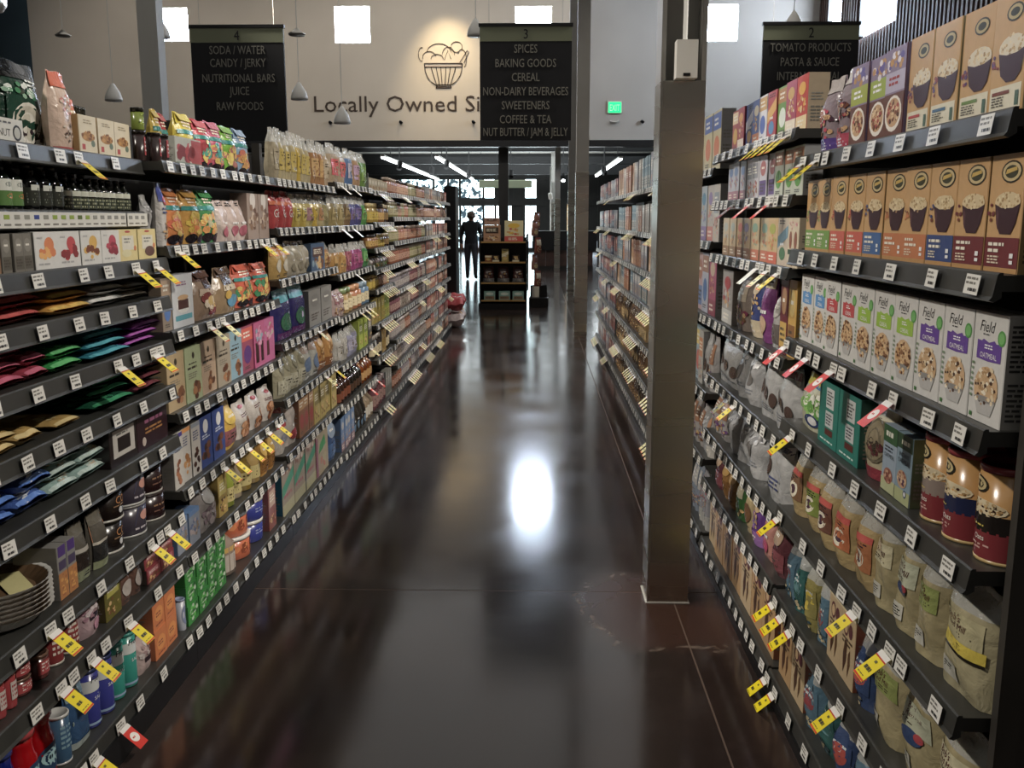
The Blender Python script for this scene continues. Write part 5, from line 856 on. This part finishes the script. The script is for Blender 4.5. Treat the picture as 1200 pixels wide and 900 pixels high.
for x in (-4.15, -2.73, -1.27, 2.1):  # small black studs on the back wall, not lamps
    xk, zz = x * K, zk(3.36); sb = MB(); sb.tube([(xk, WY, zz), (xk, WY - .09, zz)], .033, 8); sb.tube([(xk, WY - .09, zz), (xk + .05, WY - .1, zz - .05)], .04, 8)
    tagp(part('wall_stud', sb, 'black'), 'small dark fitting on back wall below lettering, %s' % {-4.15: 'leftmost', -2.73: 'second from left', -1.27: 'beside the middle hanging sign', 2.1: 'right of the green exit sign'}[x], 'wall fitting', 'small dark wall fittings')
ex = empty('exit_sign', (1.56 * K, WY - .05, zk(3.62))); tagp(ex, 'small glowing green EXIT sign on the grey back wall', 'sign')
part('housing', bx(-.19, .19, 0, .05, -.14, .18), 'lgrey', ex); part('lit_face', bx(-.165, .165, -.006, -.001, -.125, .14), 'exit', ex)
wall_text('lettering', 'EXIT', 0, 0, .26, .16, -.011, 'white', parent=ex, depth=.004)
part('lamp_head', (lambda m_: (m_.tube([(-.12, 0, -.34), (-.06, -.03, -.37), (.06, -.03, -.37), (.12, 0, -.34)], .025, 8), m_)[1])(MB()), 'metal', ex)

# hanging aisle signs
M['sign'] = mat('sign_face', color='#07080f', rough=.6); M['signhead'] = mat('sign_header', color='#7b8069', rough=.5); M['signtext'] = mat('sign_text', color='#8a8880', rough=.6)
def sign(x0, x1, no, rows, lab):
    Y = 9.0; cx = (x0 + x1) / 2; W = x1 - x0; z1, z0 = 3.225, 2.175; r = empty('aisle_sign', (cx, Y, z0)); tagp(r, lab, 'sign', 'hanging aisle signs'); H = z1 - z0
    part('board', bx(-W / 2, W / 2, 0, .03, 0, H - .16), 'sign', r); part('header_strip', bx(-W / 2, W / 2, -.002, .03, H - .159, H - .03), 'signhead', r); part('top_rail', bx(-W / 2 - .01, W / 2 + .01, -.008, .038, H - .029, H), 'black', r)
    wall_text('number', no, 0, H - .095, None, .085, -.005, 'sign', parent=r, depth=.002, sx=.9)
    for i, t in enumerate(rows):
        h = .073 if t.isalpha() or True else .07; tw = text_geo(t)
        kx = .71; ref = text_geo('E')[3]; wid = tw[2] * (h / ref) * kx
        wall_text('lettering', t, 0, H - .225 - i * .1265, min(W * .93, wid), h * tw[3] / ref, -.004, 'signtext', parent=r, depth=.003)
    for q in (-1, 1): part('hanging_wire', (lambda m_: (m_.tube([(q * W * .4, .015, H), (q * W * .4, .015, HT - z0)], .0025, 5), m_)[1])(MB()), 'metal', r)
sign(-.528, .326, '3', ['SPICES', 'BAKING GOODS', 'CEREAL', 'NON-DAIRY BEVERAGES', 'SWEETENERS', 'COFFEE & TEA', 'NUT BUTTER / JAM & JELLY'], 'black hanging aisle sign numbered 3 listing spices and baking goods')
sign(-3.234, -2.36, '4', ['SODA / WATER', 'CANDY / JERKY', 'NUTRITIONAL BARS', 'JUICE', 'RAW FOODS'], 'black hanging aisle sign numbered 4 listing soda and candy')
sign(2.085, 2.955, '2', ['TOMATO PRODUCTS', 'PASTA & SAUCE', 'INTERNATIONAL'], 'black hanging aisle sign numbered 2 listing tomato products')

# columns
col = empty('steel_column', (.509, 3.435, 0)); tagp(col, 'square stainless steel clad column standing beside the right shelves', 'column')
part('steel_cladding', bx(-.078, .078, -.078, .078, .0005, 1.92), 'steel', col)
part('cladding_seam', bx(-.0782, -.070, -.0795, -.078, .0005, 1.92), 'metal', col)
hm = MB(); hm.box(-.078, -.062, -.075, .075, 1.92, HT - .01); hm.box(.062, .078, -.075, .075, 1.92, HT - .01); hm.box(-.062, .062, .03, .045, 1.92, HT - .01); part('steel_beam', hm, 'grey', col)
part('sealant', bx(-.084, .084, -.084, .084, .0003, .004), 'lgrey', col)
sn = empty('sensor_box', (.512, 3.335, 1.922)); tagp(sn, 'white plastic sensor box mounted on top of the steel column', 'sensor')
part('case', bx(-.036, .036, -.03, .03, .0, .125), 'white', sn); part('lens', bx(-.012, .012, -.032, -.03, .006, .016), 'black', sn)
part('conduit', (lambda m_: (m_.tube([(-.005, 0, .12), (-.005, 0, 6.5)], .008, 8), m_)[1])(MB()), 'lgrey', sn)
for x, y, lab in ((.557, 11.5, 'middle grey steel column ahead in the aisle, right shelf side'), (.70, 18.4, 'farther grey column just before the back wall'), (.60, 26.4, 'far grey column beyond the opening, right of the first'), (.60, 33.4, 'farthest grey column near the store front')):
    c = empty('column', (x, y, 0)); tagp(c, lab, 'column')
    part('lower_cladding', bx(-.079, .079, -.079, .079, .0005, 2.0), 'steel', c); part('shaft', bx(-.075, .075, -.075, .075, 2.0, HT - .01 if y < 19 else 3.79), 'grey', c)
c = empty('column', (-4.36, 10.9, 0)); tagp(c, 'pale painted column left of the number 4 sign', 'column'); part('shaft', bx(-.11, .11, -.1, .1, .0005, HT - .01), 'lgrey', c)

# pendant lamps
def pendant(x, y, z, lab, glass=False):
    r = empty('pendant_lamp', (x, y, z)); tagp(r, lab, 'lamp', 'hanging pendant lamps')
    sh = MB(); pr = [(.12, 0), (.125, .03), (.10, .12), (.05, .20), (.018, .25)] if not glass else [(.10, 0), (.11, .02), (.06, .05), (.015, .09)]
    sh.lathe(pr, 20); part('lamp_shade', sh, 'metal' if glass else 'white', r)
    cd = MB(); cd.tube([(0, 0, .24 if not glass else .08), (0, 0, HT - z)], .005, 6); part('cord', cd, 'lgrey', r)
for x, y, z, lab, gl in ((-5.45, 14, 4.03, 'white pendant lamp in front of the leftmost high window', 0), (-6.22, 14, 3.15, 'white pendant lamp low above the green cans, left', 0), (-3.47, 14, 3.16, 'white pendant lamp right of the number 4 sign', 0), (-2.85, 14, 2.82, 'white pendant lamp just below the wall lettering', 0), (-.88, 14, 4.03, 'white pendant lamp between the bowl emblem and number 3 sign', 0),
                         (-6.9, 14, 4.06, 'small clear glass pendant lamp high at far left', 1), (-3.05, 12.3, 3.74, 'small clear glass pendant lamp above the number 4 sign right edge', 1), (3.4, 13, 3.9, 'white pendant lamp peeking over the number 2 sign', 0)):
    pendant(x, y, z, lab, gl)
dt = MB(); dt.tube([(-14.5, 20.0, 5.9), (-11.05, 19.9, 5.92)], .24, 20)
for q in range(5): dt.tube([(-13.9 + q * .68, 19.98, 5.9), (-13.85 + q * .68, 19.98, 5.9)], .255, 20)
tagp(part('air_duct', dt, 'metal'), 'silver round air duct at the upper left corner', 'duct')

# ---------------------------------------------------------------- front hall seen through the opening
FY = 42.0; CF = 3.8
struct('ceiling_front', bx(-16, 12, WY + .3, FY + .3, CF, CF + .15), 'lgrey')
struct('wall_front_hall_right', bx(8.5, 8.7, WY + .3, FY + .3, 0, CF), 'dark')
for k in range(24): part('ceiling_rib', bx(-12, 8, WY + .6 + k * .66, WY + .8 + k * .66, CF - .09, CF - .001), 'lgrey' if k % 3 else 'white', bpy.data.objects['ceiling_front'])
for k, (y, z, h) in enumerate([(28.5, 3.42, .17), (33.5, 3.34, .18), (38.5, 3.2, .2)]):
    tagp(part('ceiling_beam', bx(-12, 8, y, y + .12, z, CF - .1), 'black'), '%s black steel beam crossing below the front hall ceiling' % ['nearest', 'middle', 'farthest'][k], 'beam')
for k, (x, y0, y1) in enumerate([(-4.25, 26.2, 41), (-2.75, 26.2, 41), (2.4, 27, 38)]):
    t = empty('tube_light', (x, (y0 + y1) / 2, 3.1)); tagp(t, ['left', 'middle', 'right'][k] + ' long white tube light running along the front hall ceiling', 'lamp', 'tube lights')
    L2 = (y1 - y0) / 2; part('fixture', bx(-.06, .06, -L2, L2, .03, .08), 'white', t); part('tube', bx(-.04, .04, -L2 + .05, L2 - .05, -.01, .029), 'tube', t)
    for q in (-.8, .15, .8): part('hanger', bx(-.01, .01, q * L2 - .01, q * L2 + .01, .081, CF - 3.101), 'black', t)
for k, (x, y, z, w_) in enumerate([(-2.6, 27.5, 2.95, 'fourth'), (-3.2, 29, 2.85, 'third'), (-2.2, 31, 2.85, 'fifth'), (-.95, 26.6, 2.75, 'sixth'), (-.75, 28, 2.7, 'seventh'), (.95, 26.2, 2.75, 'ninth'), (.8, 28, 2.6, 'eighth'), (-3.9, 27, 2.9, 'second'), (2.0, 28, 2.8, 'tenth')]):
    t = empty('track_spotlight', (x, y, z)); tagp(t, 'black track spotlight hanging in the front hall, %s from left' % w_, 'lamp', 'black track spotlights')
    hd = MB(); hd.tube([(0, .12, .12), (0, -.06, -.05)], .08, 10); part('lamp_head', hd, 'black', t); st = MB(); st.tube([(0, .06, .1), (0, .06, CF - .001 - z)], .015, 6); part('stem', st, 'black', t)
    if k in (3, 5, 6): part('lit_bulb', (lambda m_: (m_.tube([(0, -.062, -.052), (0, -.07, -.06)], .055, 10), m_)[1])(MB()), 'tube', t)
# storefront: mullions, panes and door openings
sf = tagp(empty('window_7', (0, FY, 0)), kind='structure')
mu = [x * 1.167 for x in (-5.2, -3.9, -3.35, -2.9, -2.0, -1.55, -.9, -.45, .05, .5, 1.35, 1.55, 2.4, 3.2)]
for i in range(len(mu) - 1):
    a, b = mu[i] + .05, mu[i + 1] - .05
    for z0, z1, lowp in ((.15 if i in (1, 2, 5, 8) else .45, 2.0, 1), (2.35, 3.15, 0)):
        if i in ((6, 8, 9, 10, 11, 12) if lowp else (5, 6, 8, 9, 10, 11, 12)): part('panel', bx(a, b, .02, .05, z0, z1), 'dark', sf); continue
        m_ = 'trees' if i in (0, 1, 2, 3) else 'storefront'
        part('pane', bx(a, b, .02, .03, z0, z1), m_, sf)
for x in mu: part('mullion', bx(x - .05, x + .05, -.04, .06, .1, 3.2), 'dark', sf)
part('transom', bx(-6.1, 3.8, -.05, .06, 2.0, 2.35), 'dark', sf); part('sill', bx(-6.1, 3.8, -.05, .06, .0005, .15), 'dark', sf); part('head', bx(-6.1, 3.8, -.05, .06, 3.15, CF - .01), 'dark', sf)
sw = MB(); sw.box(-16, -6.1, FY, FY + .2, 0, CF); sw.box(3.8, 12, FY, FY + .2, 0, CF); struct('wall_storefront', sw, 'dark')
for k, (x, w2, y, z) in enumerate([(-1.6, .33, 32, 2.6), (-.6, .46, 32, 2.6)]):
    r = empty('hanging_sign_board', (x, y, z)); tagp(r, ['left', 'right'][k] + ' dull green hanging board in the front hall', 'sign', 'dull green hanging boards')
    part('board', bx(-w2, w2, 0, .03, -.13, .13), 'signhead', r)
    for q in (-.8, .8): part('hanging_wire', bx(q * w2 - .006, q * w2 + .006, .01, .02, .131, CF - .001 - z), 'black', r)
tagp(part('dark_post', bx(-1.03, -.76, 26.0, 26.25, .0005, CF - .001), 'dark'), 'dark post standing behind the centre display stand', 'post')
tagp(part('dark_post', bx(-1.27, -1.11, 13.0, 13.5, .0005, 1.89), 'black'), 'tall black end post closing the left shelving', 'post')
M['orange'] = mat('orange_brown_wood', color='#8a4c24', rough=.5)
tagp(part('wood_post', bx(-1.79, -1.69, 20.0, 20.2, .0005, 1.62), 'orange'), 'orange brown wooden post beside the standing person', 'post')
ct = empty('service_counter', (.75, 26.9, 0)); tagp(ct, 'brown service counter with dark top at the right of the front hall', 'counter')
for k in range(5): part('panel', bx(-.8 + k * .34, -.475 + k * .34, 0, .5, .1, .55), 'wood', ct)
part('counter_top', bx(-.85, 1.0, -.08, .6, .551, 1.1), 'black', ct); part('plinth', bx(-.8, .9, .02, .5, .0005, .099), 'dark', ct)
wp = empty('lit_menu_panel', (1.1, 27.9, 0)); tagp(wp, 'warm glowing panel above the service counter', 'panel'); part('lit_face', bx(-.17, .17, 0, .03, 1.1, 1.86), 'warm', wp); part('panel_frame', bx(-.2, .2, .031, .06, .0005, 1.9), 'dark', wp)
ph = MB(); ph.tube([(.42, 26.95, 1.101), (.42, 26.95, 2.9)], .02, 6); ph.tube([(.42, 26.93, 2.0), (.40, 26.86, 2.15)], .06, 8)
tagp(part('slim_pole', ph, 'white'), 'thin white pole standing on the service counter', 'pole')

# display stand in the middle of the opening
ds = empty('display_stand', (-.52, 15.1, 0)); tagp(ds, 'black wheeled display stand with wooden shelf edges in the middle distance', 'display stand')
M['edge'] = mat('pale_shelf_edge', color='#a08050', rough=.5)
part('base', bx(-.40, .38, -.22, .25, .0005, .10), 'black', ds); part('back_panel', bx(-.36, .36, .2, .22, .1, 1.15), 'black', ds); part('clip_strip', bx(.385, .405, -.11, .06, .3, 1.5), 'black', ds)
for q in (-1, 1): part('side_frame', bx(q * .37 - .012, q * .37 + .012, -.2, .2, .1, 1.2), 'black', ds)
for z in (.14, .42, .75, 1.07): sh = part('shelf', bx(-.358, .358, -.2, .19, z, z + .015), 'black', ds); part('shelf_edge', bx(-.357, .357, -.213, -.201, -.005, .02), 'edge', sh, (0, 0, z))
def stand_item(name, cat, lab, x, z, w, h, base, c2, c3, sh='carton', y=-.08, k=None, d=.12):
    sp = G(sh, name, lab, base, c2, c3, k); o = make(sp, w * .9, h, d); o.location = (-.52 + x, 15.1 + y, z + .001); tagp(o, lab, cat); return o
stand_item('poster_box', 'box', 'brown and white box on the display stand, top left', -.18, 1.085, .30, .26, '#b08468', '#d8ccc0', '#3c2c24', k=3)
stand_item('poster_box', 'box', 'small pink brown box above the top left one', -.18, 1.347, .27, .11, '#a07868', '#c09888', '#6c4c40', k=4)
stand_item('yellow_carton', 'box', 'large white and yellow box on the display stand, top right', .17, 1.085, .33, .33, '#d8d0a8', '#e0b820', '#c83c34', k=1)
for k, (x, c, n_) in enumerate([(-.24, '#8c4c24', 'red brown snack box on the stand second shelf, left'), (-.12, '#3c2c24', 'dark snack box on the stand second shelf'), (.03, '#a8944c', 'tan box standing mid second shelf of the stand'), (.2, '#6c7c2c', 'green topped pack on the stand second shelf, right')]):
    stand_item('snack_box', 'box', n_, x, .766, .12, .10 if k != 2 else .2, c, '#c8a860', '#d8d0b0', k=k)
for k, (x, c) in enumerate([(-.24, '#4c2c28'), (0, '#28283c'), (.24, '#38245c')]):
    stand_item('produce_tote', 'bag', ['dark red', 'dark blue', 'dark purple'][k] + ' folded tote on the stand third shelf', x, .436, .21, .25, c, '#5c4c4c', '#8c8c90', 'bag', d=.16)
for k, (x, c) in enumerate([(-.22, '#7ca8a0'), (.02, '#b89c80'), (.24, '#88a8a4')]):
    stand_item('paper_stack', 'paper', ['left pale green', 'middle tan', 'right pale green'][k] + ' stack on the bottom shelf of the stand', x, .156, .2, .14, c, '#8c6c50', '#c8d8d0', d=.2)
for k, (z, c, c2) in enumerate([(1.17, '#8c5c50', '#c8b080'), (.9, '#7c3c30', '#c8a890'), (.63, '#8c4c3c', '#d0c0b0'), (.365, '#6c4038', '#b0a090'), (1.3, '#6c8c4c', '#d8d0a0')]):
    sp = G('bag', 'hanging_snack_bag', 'x', c, c2, '#c8b8a0'); o = make(sp, .16, .25, .06); o.location = (-.02 + (k % 2) * .05 + (.03 if k == 4 else 0), 15.0 + k * .03, z); o.rotation_euler = (0, .05, PI / 2 * .55)
    tagp(o, '%s snack bag hanging on the right side of the stand' % ['upper', 'middle', 'third', 'lowest', 'green topmost'][k], 'bag', 'snack bags on the stand side')
fs = empty('floor_box', (.05, 15.4, 0)); tagp(fs, 'low black box with a pale card on the floor right of the stand', 'box')
part('box_body', bx(-.16, .16, -.15, .15, .0005, .16), 'black', fs); part('back_board', bx(-.14, .14, .05, .07, .161, .36), 'black', fs); part('pale_card', bx(-.11, .01, .03, .049, .162, .34), 'storefront' if False else 'white', fs)
# soft sacks piled at the far end of the left shelving
for k, (y, z, c, n_) in enumerate([(12.50, .215, '#a8202c', 'red sack on the pile by the black end post, upper'), (12.50, .0, '#b8a8a8', 'white sack at the pile bottom by the end post'), (12.83, .23, '#b8b4b8', 'grey white sack beside the black end post'), (12.83, .02, '#982028', 'dark red sack at the pile bottom')]):
    sp = G('flat', 'sack', n_, c, '#c8b8b8', '#a83040'); o = make(sp, .29, .20, .34); o.location = (-1.14, y, z); o.rotation_euler = (0, 0, PI / 2); tagp(o, n_, 'sack', 'sacks piled at the far left end')

# standing person, seen from behind
def figure(loc):
    J = {}; V = []; R = []; E = []
    def v(n_, co, r_): J[n_] = len(V); V.append(co); R.append(r_)
    def e(a, b): E.append((J[a], J[b]))
    v('pelvis', (0, 0, .90), .15); v('waist', (0, 0, 1.02), .145); v('chest', (0, .01, 1.22), .165); v('neck0', (0, .01, 1.36), .085); v('neck', (0, .005, 1.41), .055); v('head', (0, -.01, 1.50), .088); v('crown', (0, 0, 1.58), .075)
    e('pelvis', 'waist'); e('waist', 'chest'); e('chest', 'neck0'); e('neck0', 'neck'); e('neck', 'head'); e('head', 'crown')
    for s, n_ in ((-1, 'l'), (1, 'r')):
        v(n_ + 'sh', (s * .17, .01, 1.32), .075); v(n_ + 'el', (s * .235, .03, 1.06), .052); v(n_ + 'wr', (s * .22, -.07, .84), .036); v(n_ + 'pa', (s * .215, -.09, .77), .034)
        e('chest', n_ + 'sh'); e(n_ + 'sh', n_ + 'el'); e(n_ + 'el', n_ + 'wr'); e(n_ + 'wr', n_ + 'pa')
        for q in range(4): v(n_ + 'f%d' % q, (s * (.20 + q * .012), -.105 + q * .016, .70 + abs(q - 1.5) * .01), .010); e(n_ + 'pa', n_ + 'f%d' % q)
        v(n_ + 'th', (s * .185, -.125, .755), .011); e(n_ + 'pa', n_ + 'th')
        v(n_ + 'hp', (s * .085, 0, .84), .105); v(n_ + 'kn', (s * .095, -.03 - .05 * s, .48), .068); v(n_ + 'an', (s * .10, .04 - .06 * s, .09), .046); v(n_ + 'toe', (s * .115, .16 - .06 * s, .04), .036)
        e('pelvis', n_ + 'hp'); e(n_ + 'hp', n_ + 'kn'); e(n_ + 'kn', n_ + 'an'); e(n_ + 'an', n_ + 'toe')
    me = bpy.data.meshes.new('p'); me.from_pydata(V, E, []); o = bpy.data.objects.new('p', me); COL.objects.link(o)
    sk = o.modifiers.new('s', 'SKIN'); sk.use_smooth_shade = True
    for i, r_ in enumerate(R): me.skin_vertices[0].data[i].radius = (r_, r_ * (.72 if i in (0, 1, 2) else 1))
    me.skin_vertices[0].data[0].use_root = True; ss = o.modifiers.new('u', 'SUBSURF'); ss.levels = 2
    dg = bpy.context.evaluated_depsgraph_get(); m2 = bpy.data.meshes.new_from_object(o.evaluated_get(dg)); bpy.data.objects.remove(o)
    a = m2.color_attributes.new('Col', 'FLOAT_COLOR', 'CORNER')
    for p in m2.polygons:
        z = sum(m2.vertices[i].co.z for i in p.vertices) / len(p.vertices); x = abs(sum(m2.vertices[i].co.x for i in p.vertices) / len(p.vertices))
        c = '#8c6450' if z > 1.40 or (z < .86 and x > .16 and z > .6) else '#101014' if z > .86 else '#38383e' if z > .10 else '#141210'
        for li in p.loop_indices: a.data[li].color = C(c)
        p.use_smooth = True
    m2.materials.clear(); m2.materials.append(M['person'])
    r = empty('person', loc); tagp(r, 'person in black jacket and dark grey trousers walking away beside the display stand', 'person'); link('body', m2, r)
    hr = MB(); hr.lathe([(.09, -.05), (.100, 0), (.096, .05), (.07, .09), (.02, .11)], 16); hr.v = [(x, y - .012 if y > 0 else y, z) for x, y, z in hr.v]
    part('hair', hr, 'hair', r, (0, -.022, 1.51))
    for s in (-1, 1): eb_ = MB(); eb_.lathe([(.012, -.02), (.018, 0), (.012, .02)], 8); part('ear', eb_, 'skin', r, (s * .09, 0, 1.50))
M['hair'] = mat('grey_brown_hair', color='#5c4a40', rough=.8); M['skin'] = mat('skin', color='#8c6450', rough=.6)
figure((-1.54, 22.3, 0))
